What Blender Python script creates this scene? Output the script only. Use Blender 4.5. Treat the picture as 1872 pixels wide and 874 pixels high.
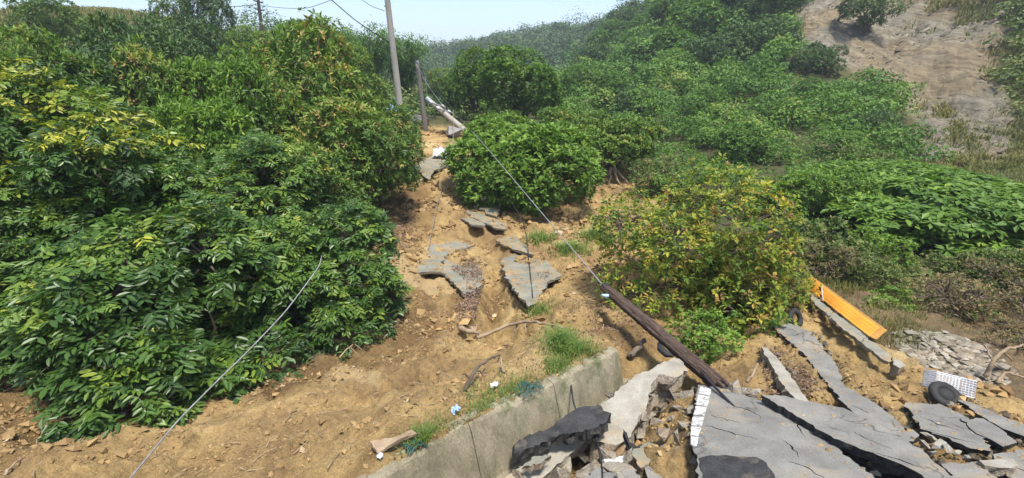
import bpy, bmesh, math, random
import numpy as np
from mathutils import Vector, Matrix
from mathutils.geometry import delaunay_2d_cdt

R = math.radians
random.seed(7)
rng = np.random.default_rng(7)
for o in list(bpy.data.objects):
    bpy.data.objects.remove(o)
scn = bpy.context.scene
COL = scn.collection

# ------------------------------------------------------------------ camera
CZ = 6.0                 # lens height above the scene's zero level
PITCH = R(20.0)
FPX = 850.0              # focal length in pixels of the 1872 px wide photograph
cam = bpy.data.cameras.new('camera')
cam.sensor_width = 36.0
cam.lens = 36.0 * FPX / 1872.0
cam.clip_start = 0.05
cam.clip_end = 5000
camo = bpy.data.objects.new('camera', cam)
camo.location = (0, 0, CZ)
camo.rotation_euler = (math.pi / 2 - PITCH, 0, 0)
COL.objects.link(camo)
scn.camera = camo

# ------------------------------------------------------------------ sky, sun, exposure
SUN_DIR = Vector((0.14, -0.26, 0.94)).normalized()      # towards the sun
SUN_EL = math.asin(SUN_DIR.z)
SUN_AZ = math.atan2(SUN_DIR.x, SUN_DIR.y)
world = bpy.data.worlds.new('World')
scn.world = world
world.use_nodes = True
wn = world.node_tree
bg = wn.nodes['Background']
sky = wn.nodes.new('ShaderNodeTexSky')
sky.sky_type = 'NISHITA'
sky.sun_disc = False
sky.sun_elevation = SUN_EL
sky.sun_rotation = SUN_AZ
sky.air_density = 1.0
sky.dust_density = 1.5
sky.ozone_density = 2.6
wn.links.new(sky.outputs[0], bg.inputs['Color'])
bg.inputs['Strength'].default_value = 0.145
sun = bpy.data.lights.new('sun', 'SUN')
sun.energy = 3.5
sun.angle = R(10.0)
sun.color = (1.0, 0.955, 0.88)
suno = bpy.data.objects.new('sun', sun)
suno.rotation_euler = (-SUN_DIR).to_track_quat('-Z', 'Y').to_euler()
suno.location = (0, 0, 60)
COL.objects.link(suno)
scn.view_settings.view_transform = 'Standard'
scn.view_settings.look = 'None'
scn.view_settings.gamma = 1.0
scn.view_settings.use_curve_mapping = False
scn.view_settings.exposure = 0.92
scn.render.engine = 'CYCLES'
scn.cycles.max_bounces = 6
scn.cycles.diffuse_bounces = 3
scn.cycles.transmission_bounces = 3
scn.cycles.volume_bounces = 0

# ------------------------------------------------------------------ surveying: photograph bearings -> world
cP, sP = math.cos(PITCH), math.sin(PITCH)
def bearing(px, py):
    dx = (np.asarray(px, float) - 936.0) / FPX
    dy = -(np.asarray(py, float) - 437.0) / FPX
    return dx, cP + dy * sP, -sP + dy * cP
def at(px, py, Y):
    x, y, z = bearing(px, py)
    t = Y / y
    return np.array([x * t, Y, CZ + z * t])

# ------------------------------------------------------------------ noise
def _hash(ix, iy, seed):
    h = (ix.astype(np.int64) * 374761393 + iy.astype(np.int64) * 668265263 + seed * 974634777) & 0x7fffffff
    h = ((h ^ (h >> 13)) * 1274126177) & 0x7fffffff
    return ((h ^ (h >> 16)) & 0xffff) / 65535.0
def noise2(x, y, seed=0):
    x = np.asarray(x, float); y = np.asarray(y, float)
    ix = np.floor(x); iy = np.floor(y)
    fx = x - ix; fy = y - iy
    def g(ax, ay):
        a = _hash(ax, ay, seed) * 2 * np.pi
        return np.cos(a) * (x - ax) + np.sin(a) * (y - ay)
    u = fx * fx * fx * (fx * (fx * 6 - 15) + 10)
    v = fy * fy * fy * (fy * (fy * 6 - 15) + 10)
    a = g(ix, iy) * (1 - u) + g(ix + 1, iy) * u
    b = g(ix, iy + 1) * (1 - u) + g(ix + 1, iy + 1) * u
    return (a * (1 - v) + b * v) * 1.4
def fbm(x, y, seed=0, octaves=4, gain=0.5):
    s = 0; a = 1.0; f = 1.0
    for k in range(octaves):
        s = s + a * noise2(x * f, y * f, seed + k * 17)
        a *= gain; f *= 2.03
    return s

# ------------------------------------------------------------------ terrain: smooth surface through surveyed points
CTRL = [  # bearing in the photograph and forward distance in metres
 # left bank and left hill
 (-150,870,3.4),(100,870,3.5),(100,760,4.7),(100,690,5.8),(60,600,7.6),(60,480,11),(60,330,17),(60,200,26),(60,90,38),(60,20,52),(-250,500,9),(-250,250,18),(-250,60,32),
 (260,870,3.5),(300,760,4.8),(300,690,5.9),(260,560,8.6),(250,440,12.5),(250,300,19.5),(250,180,29),(250,90,42),(250,35,54),
 (480,860,3.5),(480,760,4.8),(520,660,6.5),(460,540,9.4),(450,420,14),(450,300,21),(450,200,31),(450,120,44),(450,82,58),
 (620,860,3.4),(640,760,4.6),(640,670,6.1),(650,600,7.7),(620,500,10.8),(620,400,16),(620,300,23),(620,220,33),(620,155,48),(600,120,62),
 (720,840,3.4),(730,700,5.5),(710,620,7.2),(720,540,9.5),(690,460,12.6),(690,385,16.6),(720,320,20),(720,260,26.5),(720,215,34),(710,160,50),
 # the slide
 (820,690,5.6),(820,600,7.7),(790,510,10.7),(800,450,13.2),(800,380,17),(800,320,21),(800,262,27),(800,236,31),(800,215,36),(800,190,46),(800,170,70),
 (920,650,6.3),(900,560,9.2),(960,510,11.2),(900,440,13.8),(890,380,17),(870,320,21),(870,260,28),(880,215,38),(900,185,55),
 (1000,610,7.0),(1010,560,8.8),(1000,450,13),(1000,400,16.5),(960,300,22.5),(960,240,30),(960,200,45),
 (1110,590,7.2),(1120,520,9.6),(1120,420,14.6),(1110,330,22),(1130,310,24),(1120,255,32),(1120,200,45),(1120,150,65),(1120,105,95),
 (1200,640,6.2),(1200,560,8.2),(1220,450,12.2),(1220,350,19),(1220,270,29),(1220,190,42),(1220,110,60),(1220,50,86),
 # road bench
 (1180,790,4.3),(1180,700,5.6),(1300,830,3.65),(1300,740,4.65),(1350,660,5.9),(1350,560,8.3),(1340,440,12.6),(1340,330,20.5),(1340,240,31),(1340,160,44),(1340,80,62),(1340,10,85),
 (1450,870,3.2),(1450,790,3.95),(1450,710,5.0),(1440,610,6.9),(1460,530,8.9),(1470,430,13),(1460,330,20),(1460,240,29),(1450,150,41),(1450,60,56),(1450,-20,74),
 (1600,870,3.2),(1600,790,3.95),(1600,720,4.9),(1560,640,6.2),(1540,560,8.0),(1620,610,7.0),(1650,500,10),(1640,420,14.5),(1640,330,21.5),(1650,260,29.5),(1650,180,39),(1640,80,49),(1640,0,57),(1640,-150,74),
 (1760,870,3.1),(1760,790,3.8),(1740,700,5.1),(1720,620,6.7),(1760,540,8.8),(1760,450,12),(1760,360,18.5),(1760,285,26),(1760,200,34),(1760,90,43),(1760,0,50),(1760,-150,64),
 (1900,870,3.1),(1900,790,3.8),(1900,710,5.0),(1900,600,7.6),(1900,480,11),(1900,370,17),(1900,290,24),(1900,200,31),(1900,90,38),(1900,-20,45),(1900,-180,57),
 (2150,800,3.6),(2150,600,7),(2150,300,19),(2150,50,34),(2150,-200,48),
 # far valley and ridges
 (700,150,90),(800,158,125),(940,155,115),(1030,140,120),
 (430,92,150),(540,72,210),(640,98,250),(740,104,270),(820,102,285),(880,96,285),(940,82,270),(1010,66,245),(1060,68,200),(1110,58,150),(1180,20,125),(1260,-25,112),(1340,-70,110),(1480,-120,95),
 (100,60,110),(250,70,120),
]
cx = []
for px, py, Y in CTRL:
    cx.append(at(px, py, Y))
for X, Y, Z in [(0,0.6,CZ-2.3),(-3,0.5,CZ-2.6),(3,0.5,CZ-2.4),(0,-4,CZ-1.7),(-8,-4,CZ-2.5),(8,-4,CZ-2.2),(0,-15,CZ-1.5),(-25,-10,8),(25,-10,5),
                (0,-60,0),(-60,-40,12),(60,-40,8),(-100,30,10),(-80,80,10),(120,40,45),(110,110,40),(-200,200,0),(250,150,30),
                (0,420,0),(-150,400,0),(150,420,0),(300,400,0),(-400,300,0),(-300,-300,0),(300,-300,0),(0,-400,0),(500,100,0),
                (0,1200,-10),(-1200,0,-10),(1200,0,-10),(0,-1200,-10),(850,850,-10),(-850,850,-10)]:
    cx.append(np.array([X, Y, Z], float))
# the retaining wall: level earth behind it, the ditch at its foot
WALL_T = [(712, 862, -3.55), (800, 803, -3.58), (900, 752, -3.62), (991, 714, -3.67), (1051, 677, -3.70), (1130, 640, -3.78)]
def atz(px, py, z):
    x, y, zz = bearing(px, py)
    t = (z - CZ) / zz
    return np.array([x * t, y * t, z])
WT = np.array([atz(a, b, CZ + c) for a, b, c in WALL_T])
wd = WT[-1][:2] - WT[0][:2]; wd = wd / np.linalg.norm(wd)
wnrm = np.array([wd[1], -wd[0]])                      # towards the road
WAL = (WT[:, 0] - WT[0][0]) * wd[0] + (WT[:, 1] - WT[0][1]) * wd[1]
WLEN = float(WAL[-1])
for i, p in enumerate(WT):
    for off, dz in ((-0.35, -0.07), (-0.12, -0.07), (0.18, -0.85), (0.5, -0.85)):
        q2 = p[:2] + wnrm * off
        cx.append(np.array([q2[0], q2[1], p[2] + dz]))
for e in (-0.7, -0.35):
    for off, dz in ((-0.3, -0.07), (0.3, -0.8)):
        q2 = WT[0][:2] + wd * e + wnrm * off
        cx.append(np.array([q2[0], q2[1], WT[0][2] + dz]))
cx = np.array(cx)
def qmap(X, Y):
    r = np.sqrt(X * X + Y * Y) + 1e-6
    k = np.log1p(r / 3.0) / r
    return X * k, Y * k
cqx, cqy = qmap(cx[:, 0], cx[:, 1])
KC = 0.055
def kern(d2):
    return np.sqrt(d2 + KC * KC)
A = kern((cqx[:, None] - cqx[None]) ** 2 + (cqy[:, None] - cqy[None]) ** 2)
A -= np.eye(len(cx)) * 0.02          # a little slack so that the surface stays smooth
zm = cx[:, 2].mean()
W = np.linalg.solve(A, cx[:, 2] - zm)
def H(X, Y):
    X = np.atleast_1d(np.asarray(X, float)); Y = np.atleast_1d(np.asarray(Y, float))
    shp = X.shape
    qx, qy = qmap(X.ravel(), Y.ravel())
    out = np.empty(qx.size)
    for i in range(0, qx.size, 20000):
        s = slice(i, i + 20000)
        out[s] = kern((qx[s, None] - cqx[None]) ** 2 + (qy[s, None] - cqy[None]) ** 2) @ W + zm
    xx, yy = X.ravel(), Y.ravel()
    al = (xx - WT[0][0]) * wd[0] + (yy - WT[0][1]) * wd[1]
    dd = (xx - WT[0][0]) * wnrm[0] + (yy - WT[0][1]) * wnrm[1]
    n = (al > -1.3) & (al < WLEN + 0.25) & (dd > -1.6) & (dd < 1.3)
    if n.any():
        zw = np.interp(al[n], WAL, WT[:, 2])
        d, o = dd[n], out[n]
        k = np.clip((-d - 0.05) / 1.3, 0, 1); k = k * k * (3 - 2 * k)
        left = (zw - 0.01 + 0.07 * fbm(xx[n] * 3.0, yy[n] * 3.0, 44, 3)) * (1 - k) + o * k
        k2 = np.clip((d - 0.55) / 0.55, 0, 1); k2 = k2 * k2 * (3 - 2 * k2)
        right = np.minimum(o, zw - 0.92) * (1 - k2) + o * k2
        fade = np.clip((WLEN + 0.25 - al[n]) / 0.35, 0, 1)
        out[n] = o * (1 - fade) + fade * np.where(d < -0.08, left, right)
    return out.reshape(shp)
def gp(px, py, lift=0.0, far=400.0):
    """where a bearing meets the smooth terrain (raised by lift)"""
    x, y, z = bearing(px, py)
    Ys = np.exp(np.linspace(math.log(1.2), math.log(far), 500))
    d = CZ + z / y * Ys - (H(x / y * Ys, Ys) + lift)
    k = np.argmax(d < 0)
    if d[k] >= 0:
        k = len(Ys) - 1
    a, b = Ys[max(k - 1, 0)], Ys[k]
    da, db = d[max(k - 1, 0)], d[k]
    Y = a + (b - a) * (da / (da - db + 1e-12)) if k > 0 and da > 0 else b
    t = Y / y
    return np.array([x * t, Y, CZ + z * t])
def gpoly(pts, far=400.0):
    return np.array([gp(a, b, 0, far)[:2] for a, b in pts])
def inpoly(X, Y, poly):
    X = np.asarray(X); Y = np.asarray(Y)
    c = np.zeros(X.shape, bool)
    n = len(poly)
    for i in range(n):
        x1, y1 = poly[i]; x2, y2 = poly[i - 1]
        with np.errstate(divide='ignore', invalid='ignore'):
            hit = ((y1 > Y) != (y2 > Y)) & (X < (x2 - x1) * (Y - y1) / (y2 - y1 + 1e-12) + x1)
        c ^= hit
    return c

# ------------------------------------------------------------------ materials
MAT = {}
def newmat(name):
    m = bpy.data.materials.new(name)
    m.use_nodes = True
    MAT[name] = m
    nt = m.node_tree
    return m, nt, nt.nodes['Principled BSDF'], nt.nodes['Material Output']
def ramp(nt, fac, stops, interp='LINEAR'):
    n = nt.nodes.new('ShaderNodeValToRGB')
    n.color_ramp.interpolation = interp
    els = n.color_ramp.elements
    while len(els) < len(stops):
        els.new(0.5)
    for e, (p, c) in zip(els, stops):
        e.position = p
        e.color = (c[0], c[1], c[2], 1)
    if fac is not None:
        nt.links.new(fac, n.inputs[0])
    return n.outputs[0]
def tnoise(nt, scale, detail=4, rough=0.55, vec=None, dist=0.0):
    n = nt.nodes.new('ShaderNodeTexNoise')
    n.inputs['Scale'].default_value = scale
    n.inputs['Detail'].default_value = detail
    n.inputs['Roughness'].default_value = rough
    n.inputs['Distortion'].default_value = dist
    if vec is not None:
        nt.links.new(vec, n.inputs['Vector'])
    return n.outputs['Fac']
def coords(nt, kind='Object', scale=None, rot=None):
    t = nt.nodes.new('ShaderNodeTexCoord')
    v = t.outputs[kind]
    if scale or rot:
        mp = nt.nodes.new('ShaderNodeMapping')
        if scale: mp.inputs['Scale'].default_value = scale
        if rot: mp.inputs['Rotation'].default_value = rot
        nt.links.new(v, mp.inputs['Vector'])
        v = mp.outputs[0]
    return v
def mix(nt, fac, a, b, mode='MIX'):
    n = nt.nodes.new('ShaderNodeMix')
    n.data_type = 'RGBA'
    n.blend_type = mode
    for sock, val in ((n.inputs[0], fac), (n.inputs[6], a), (n.inputs[7], b)):
        if hasattr(val, 'is_linked'):
            nt.links.new(val, sock)
        elif isinstance(val, (int, float)):
            sock.default_value = val
        else:
            sock.default_value = (val[0], val[1], val[2], 1)
    return n.outputs[2]
def bump(nt, bsdf, height, strength=0.4, dist=0.02):
    b = nt.nodes.new('ShaderNodeBump')
    b.inputs['Strength'].default_value = strength
    b.inputs['Distance'].default_value = dist
    nt.links.new(height, b.inputs['Height'])
    nt.links.new(b.outputs[0], bsdf.inputs['Normal'])
def attr(nt, name):
    n = nt.nodes.new('ShaderNodeAttribute')
    n.attribute_name = name
    return n.outputs['Fac']

def surface_mat(name, stops, scale=3.0, detail=6, rough=0.85, bscale=40, bstr=0.5, bdist=0.01, spec=0.3, fine=None, stain=None, vecscale=None):
    m, nt, b, out = newmat(name)
    v = coords(nt, 'Object', vecscale) if vecscale else nt.nodes.new('ShaderNodeNewGeometry').outputs['Position']
    f = tnoise(nt, scale, detail, 0.6, v, 0.3)
    c = ramp(nt, f, stops)
    if fine:
        g = tnoise(nt, fine[0], 2, 0.7, v)
        c = mix(nt, 1.0, c, ramp(nt, g, [(0.3, (fine[1],) * 3), (0.7, (fine[2],) * 3)]), 'MULTIPLY')
    if stain:
        s = tnoise(nt, stain[0], 5, 0.65, v, 0.5)
        c = mix(nt, ramp(nt, s, [(stain[2], (0, 0, 0)), (stain[3], (1, 1, 1))]), c, stain[1])
    nt.links.new(c, b.inputs['Base Color'])
    b.inputs['Roughness'].default_value = rough
    b.inputs['Specular IOR Level'].default_value = spec
    h = tnoise(nt, bscale, 6, 0.65, v)
    bump(nt, b, h, bstr, bdist)
    return m
surface_mat('asphalt', [(0.3, (0.145, 0.138, 0.122)), (0.5, (0.195, 0.186, 0.163)), (0.7, (0.25, 0.237, 0.205))], 3.2, 9, 0.92, 90, 0.7, 0.008,
            fine=(110, 0.7, 1.28), stain=(1.6, (0.30, 0.24, 0.16), 0.54, 0.74))
def crack_lines(name, scale, amt):
    m = MAT[name]; nt = m.node_tree; b = nt.nodes['Principled BSDF']
    pos = nt.nodes.new('ShaderNodeNewGeometry').outputs['Position']
    nz = nt.nodes.new('ShaderNodeTexNoise'); nz.inputs['Scale'].default_value = 3.5; nz.inputs['Detail'].default_value = 5
    nt.links.new(pos, nz.inputs['Vector'])
    vm = nt.nodes.new('ShaderNodeVectorMath'); vm.operation = 'MULTIPLY_ADD'
    nt.links.new(nz.outputs['Color'], vm.inputs[0]); vm.inputs[1].default_value = (0.45, 0.45, 0.45); nt.links.new(pos, vm.inputs[2])
    vo = nt.nodes.new('ShaderNodeTexVoronoi'); vo.feature = 'DISTANCE_TO_EDGE'; vo.inputs['Scale'].default_value = scale
    nt.links.new(vm.outputs[0], vo.inputs['Vector'])
    line = ramp(nt, vo.outputs['Distance'], [(0.0, (1, 1, 1)), (0.012, (0.5, 0.5, 0.5)), (0.03, (0, 0, 0))])
    msk = ramp(nt, tnoise(nt, 0.9, 3, 0.5, pos), [(0.46, (0, 0, 0)), (0.6, (amt, amt, amt))])
    f = mix(nt, 1.0, line, msk, 'MULTIPLY')
    old = b.inputs['Base Color'].links[0].from_socket
    nt.links.new(mix(nt, f, old, (0.03, 0.028, 0.025)), b.inputs['Base Color'])
crack_lines('asphalt', 1.7, 0.85)
surface_mat('asphalt_edge', [(0.3, (0.016, 0.016, 0.016)), (0.55, (0.045, 0.043, 0.04)), (0.75, (0.14, 0.125, 0.105))], 14, 5, 0.8, 60, 0.9, 0.03, fine=(120, 0.6, 1.5))
surface_mat('asphalt_dark_and_shadow', [(0.3, (0.026, 0.025, 0.025)), (0.7, (0.06, 0.058, 0.056))], 7, 7, 0.9, 70, 1.0, 0.012, fine=(90, 0.55, 1.5), stain=(4, (0.15, 0.125, 0.09), 0.56, 0.72))  # dark asphalt pieces, and the shadow painted on the main slab
surface_mat('concrete_pale', [(0.25, (0.20, 0.18, 0.14)), (0.5, (0.30, 0.275, 0.22)), (0.75, (0.38, 0.355, 0.295))], 4.0, 7, 0.92, 45, 0.7, 0.012,
            fine=(70, 0.8, 1.15), stain=(1.7, (0.34, 0.24, 0.13), 0.55, 0.72))
surface_mat('concrete_broken', [(0.25, (0.19, 0.155, 0.11)), (0.5, (0.33, 0.285, 0.215)), (0.75, (0.44, 0.405, 0.335))], 5, 7, 0.95, 28, 1.0, 0.04,
            fine=(48, 0.62, 1.2), stain=(2.6, (0.30, 0.20, 0.11), 0.52, 0.7))
surface_mat('concrete_mossy', [(0.25, (0.125, 0.11, 0.068)), (0.5, (0.235, 0.205, 0.135)), (0.75, (0.34, 0.295, 0.205))], 3.0, 7, 0.95, 40, 0.6, 0.012,
            fine=(55, 0.75, 1.2), stain=(3.2, (0.09, 0.11, 0.045), 0.55, 0.72), vecscale=(1, 1, 0.5))
surface_mat('concrete_old_road', [(0.25, (0.14, 0.14, 0.10)), (0.5, (0.205, 0.20, 0.155)), (0.75, (0.28, 0.265, 0.205))], 2.5, 7, 0.92, 70, 0.6, 0.01,
            fine=(90, 0.78, 1.18), stain=(2.0, (0.33, 0.225, 0.115), 0.50, 0.66))
surface_mat('paint_white', [(0.3, (0.38, 0.37, 0.34)), (0.6, (0.60, 0.59, 0.56))], 14, 6, 0.8, 90, 0.7, 0.006, stain=(16, (0.24, 0.22, 0.18), 0.52, 0.62))
surface_mat('wood_pole', [(0.32, (0.025, 0.017, 0.013)), (0.48, (0.095, 0.062, 0.045)), (0.62, (0.15, 0.105, 0.08)), (0.8, (0.26, 0.20, 0.155))], 11, 9, 0.95, 22, 1.0, 0.03, vecscale=(5, 5, 0.25), fine=(30, 0.5, 1.3))
surface_mat('wood_grey', [(0.3, (0.15, 0.13, 0.105)), (0.5, (0.25, 0.22, 0.18)), (0.75, (0.36, 0.325, 0.275))], 9, 8, 0.95, 25, 1.0, 0.02, vecscale=(4, 4, 0.25))
surface_mat('concrete_pole', [(0.3, (0.30, 0.27, 0.22)), (0.7, (0.45, 0.41, 0.34))], 3, 6, 0.9, 40, 0.4, 0.01, vecscale=(1, 1, 0.3))
surface_mat('metal_grey', [(0.3, (0.22, 0.23, 0.24)), (0.7, (0.36, 0.37, 0.38))], 8, 5, 0.55, 60, 0.2, 0.004, spec=0.5)
surface_mat('cable_grey', [(0.3, (0.16, 0.16, 0.16)), (0.7, (0.30, 0.30, 0.29))], 8, 3, 0.5, 60, 0.2, 0.004, spec=0.5)
surface_mat('cable_black', [(0.3, (0.012, 0.012, 0.013)), (0.7, (0.03, 0.03, 0.03))], 8, 3, 0.5, 60, 0.2, 0.004, spec=0.4)
surface_mat('rubber', [(0.3, (0.015, 0.015, 0.015)), (0.7, (0.045, 0.043, 0.04))], 6, 4, 0.75, 40, 0.4, 0.01)
surface_mat('yellow_tile', [(0.25, (0.50, 0.20, 0.02)), (0.55, (0.68, 0.29, 0.025)), (0.8, (0.72, 0.35, 0.05))], 2.5, 6, 0.55, 50, 0.3, 0.006, stain=(6, (0.42, 0.25, 0.12), 0.62, 0.74))
surface_mat('grout_pale', [(0.3, (0.42, 0.33, 0.24)), (0.7, (0.6, 0.52, 0.44))], 6, 5, 0.9, 60, 0.4, 0.006)
surface_mat('grout_ochre', [(0.3, (0.26, 0.13, 0.03)), (0.7, (0.40, 0.21, 0.05))], 6, 5, 0.9, 60, 0.4, 0.006)
surface_mat('plastic_white', [(0.3, (0.62, 0.63, 0.64)), (0.7, (0.8, 0.8, 0.8))], 6, 4, 0.5, 12, 0.5, 0.03, spec=0.5)
surface_mat('plastic_blue', [(0.3, (0.25, 0.38, 0.52)), (0.7, (0.5, 0.62, 0.74))], 6, 4, 0.5, 12, 0.5, 0.03, spec=0.5)
surface_mat('net_green', [(0.3, (0.04, 0.10, 0.085)), (0.7, (0.075, 0.16, 0.135))], 14, 4, 0.8, 60, 0.8, 0.02)
surface_mat('bark', [(0.3, (0.07, 0.052, 0.036)), (0.55, (0.13, 0.10, 0.072)), (0.8, (0.22, 0.18, 0.14))], 6, 6, 0.95, 25, 1.0, 0.02, vecscale=(1, 1, 0.35))
surface_mat('dead_wood', [(0.3, (0.20, 0.14, 0.085)), (0.6, (0.34, 0.25, 0.16)), (0.8, (0.46, 0.37, 0.26))], 6, 6, 0.95, 25, 0.8, 0.01, vecscale=(1, 1, 0.5))
surface_mat('masonry_grey', [(0.3, (0.17, 0.16, 0.15)), (0.7, (0.33, 0.31, 0.28))], 5, 6, 0.95, 30, 0.9, 0.03)

def leaf_mat(name, stops, rough=0.42, trans=0.28, spec=0.4):
    m, nt, b, out = newmat(name)
    t = attr(nt, 'tint')
    c = ramp(nt, t, stops)
    v = coords(nt, 'Object')
    f = tnoise(nt, 1.1, 3, 0.5, v)
    c = mix(nt, 1.0, c, ramp(nt, f, [(0.3, (0.8, 0.84, 0.8)), (0.7, (1.15, 1.1, 1.0))]), 'MULTIPLY')
    nt.links.new(c, b.inputs['Base Color'])
    b.inputs['Roughness'].default_value = rough
    b.inputs['Specular IOR Level'].default_value = spec
    if trans > 0:
        tr = nt.nodes.new('ShaderNodeBsdfTranslucent')
        c2 = mix(nt, 1.0, c, (1.25, 1.35, 0.6), 'MULTIPLY')
        nt.links.new(c2, tr.inputs['Color'])
        ms = nt.nodes.new('ShaderNodeMixShader')
        ms.inputs[0].default_value = trans
        nt.links.new(b.outputs[0], ms.inputs[1])
        nt.links.new(tr.outputs[0], ms.inputs[2])
        nt.links.new(ms.outputs[0], out.inputs['Surface'])
    return m
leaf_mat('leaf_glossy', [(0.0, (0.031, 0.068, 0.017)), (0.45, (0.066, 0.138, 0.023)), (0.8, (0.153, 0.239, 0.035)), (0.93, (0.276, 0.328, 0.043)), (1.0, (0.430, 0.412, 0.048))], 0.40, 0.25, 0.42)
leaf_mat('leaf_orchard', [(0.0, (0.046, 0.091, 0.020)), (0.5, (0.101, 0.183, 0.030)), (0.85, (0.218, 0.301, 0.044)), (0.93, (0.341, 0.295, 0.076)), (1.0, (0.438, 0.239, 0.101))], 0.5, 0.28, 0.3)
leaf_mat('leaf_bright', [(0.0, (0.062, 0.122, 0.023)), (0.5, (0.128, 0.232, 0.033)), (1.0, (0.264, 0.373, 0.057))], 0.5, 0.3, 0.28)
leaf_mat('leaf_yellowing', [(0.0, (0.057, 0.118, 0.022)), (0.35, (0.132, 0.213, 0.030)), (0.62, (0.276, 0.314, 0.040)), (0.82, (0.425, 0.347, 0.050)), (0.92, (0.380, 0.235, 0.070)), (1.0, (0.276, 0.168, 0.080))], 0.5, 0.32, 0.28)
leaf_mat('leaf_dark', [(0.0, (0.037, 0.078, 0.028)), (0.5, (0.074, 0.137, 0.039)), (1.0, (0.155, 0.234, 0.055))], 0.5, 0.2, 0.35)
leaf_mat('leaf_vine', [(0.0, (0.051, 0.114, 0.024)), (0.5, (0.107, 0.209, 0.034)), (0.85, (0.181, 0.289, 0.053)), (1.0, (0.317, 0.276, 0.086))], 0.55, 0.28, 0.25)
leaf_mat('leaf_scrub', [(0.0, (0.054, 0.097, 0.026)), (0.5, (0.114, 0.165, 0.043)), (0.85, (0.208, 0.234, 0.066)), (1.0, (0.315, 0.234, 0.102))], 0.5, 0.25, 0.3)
leaf_mat('leaf_dry', [(0.0, (0.12, 0.085, 0.045)), (0.5, (0.21, 0.155, 0.08)), (0.8, (0.30, 0.235, 0.12)), (1.0, (0.13, 0.16, 0.05))], 0.7, 0.2, 0.2)
leaf_mat('leaf_litter', [(0.0, (0.07, 0.04, 0.028)), (0.4, (0.135, 0.08, 0.058)), (0.75, (0.22, 0.145, 0.11)), (1.0, (0.32, 0.24, 0.19))], 0.7, 0.0, 0.2)
leaf_mat('grass_green', [(0.0, (0.06, 0.13, 0.02)), (0.6, (0.13, 0.22, 0.04)), (1.0, (0.24, 0.27, 0.08))], 0.5, 0.3, 0.3)
leaf_mat('grass_dry', [(0.0, (0.09, 0.115, 0.035)), (0.5, (0.17, 0.175, 0.06)), (1.0, (0.32, 0.26, 0.11))], 0.6, 0.25, 0.2)
leaf_mat('fruit_tan', [(0.0, (0.17, 0.095, 0.035)), (0.6, (0.30, 0.19, 0.075)), (1.0, (0.42, 0.29, 0.13))], 0.7, 0.0, 0.2)
leaf_mat('clod', [(0.0, (0.17, 0.105, 0.053)), (0.5, (0.30, 0.20, 0.098)), (0.9, (0.40, 0.275, 0.135)), (1.0, (0.42, 0.34, 0.24))], 0.95, 0.0, 0.1)
leaf_mat('stone', [(0.0, (0.11, 0.085, 0.06)), (0.5, (0.20, 0.17, 0.13)), (1.0, (0.33, 0.295, 0.245))], 0.9, 0.0, 0.2)

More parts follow.
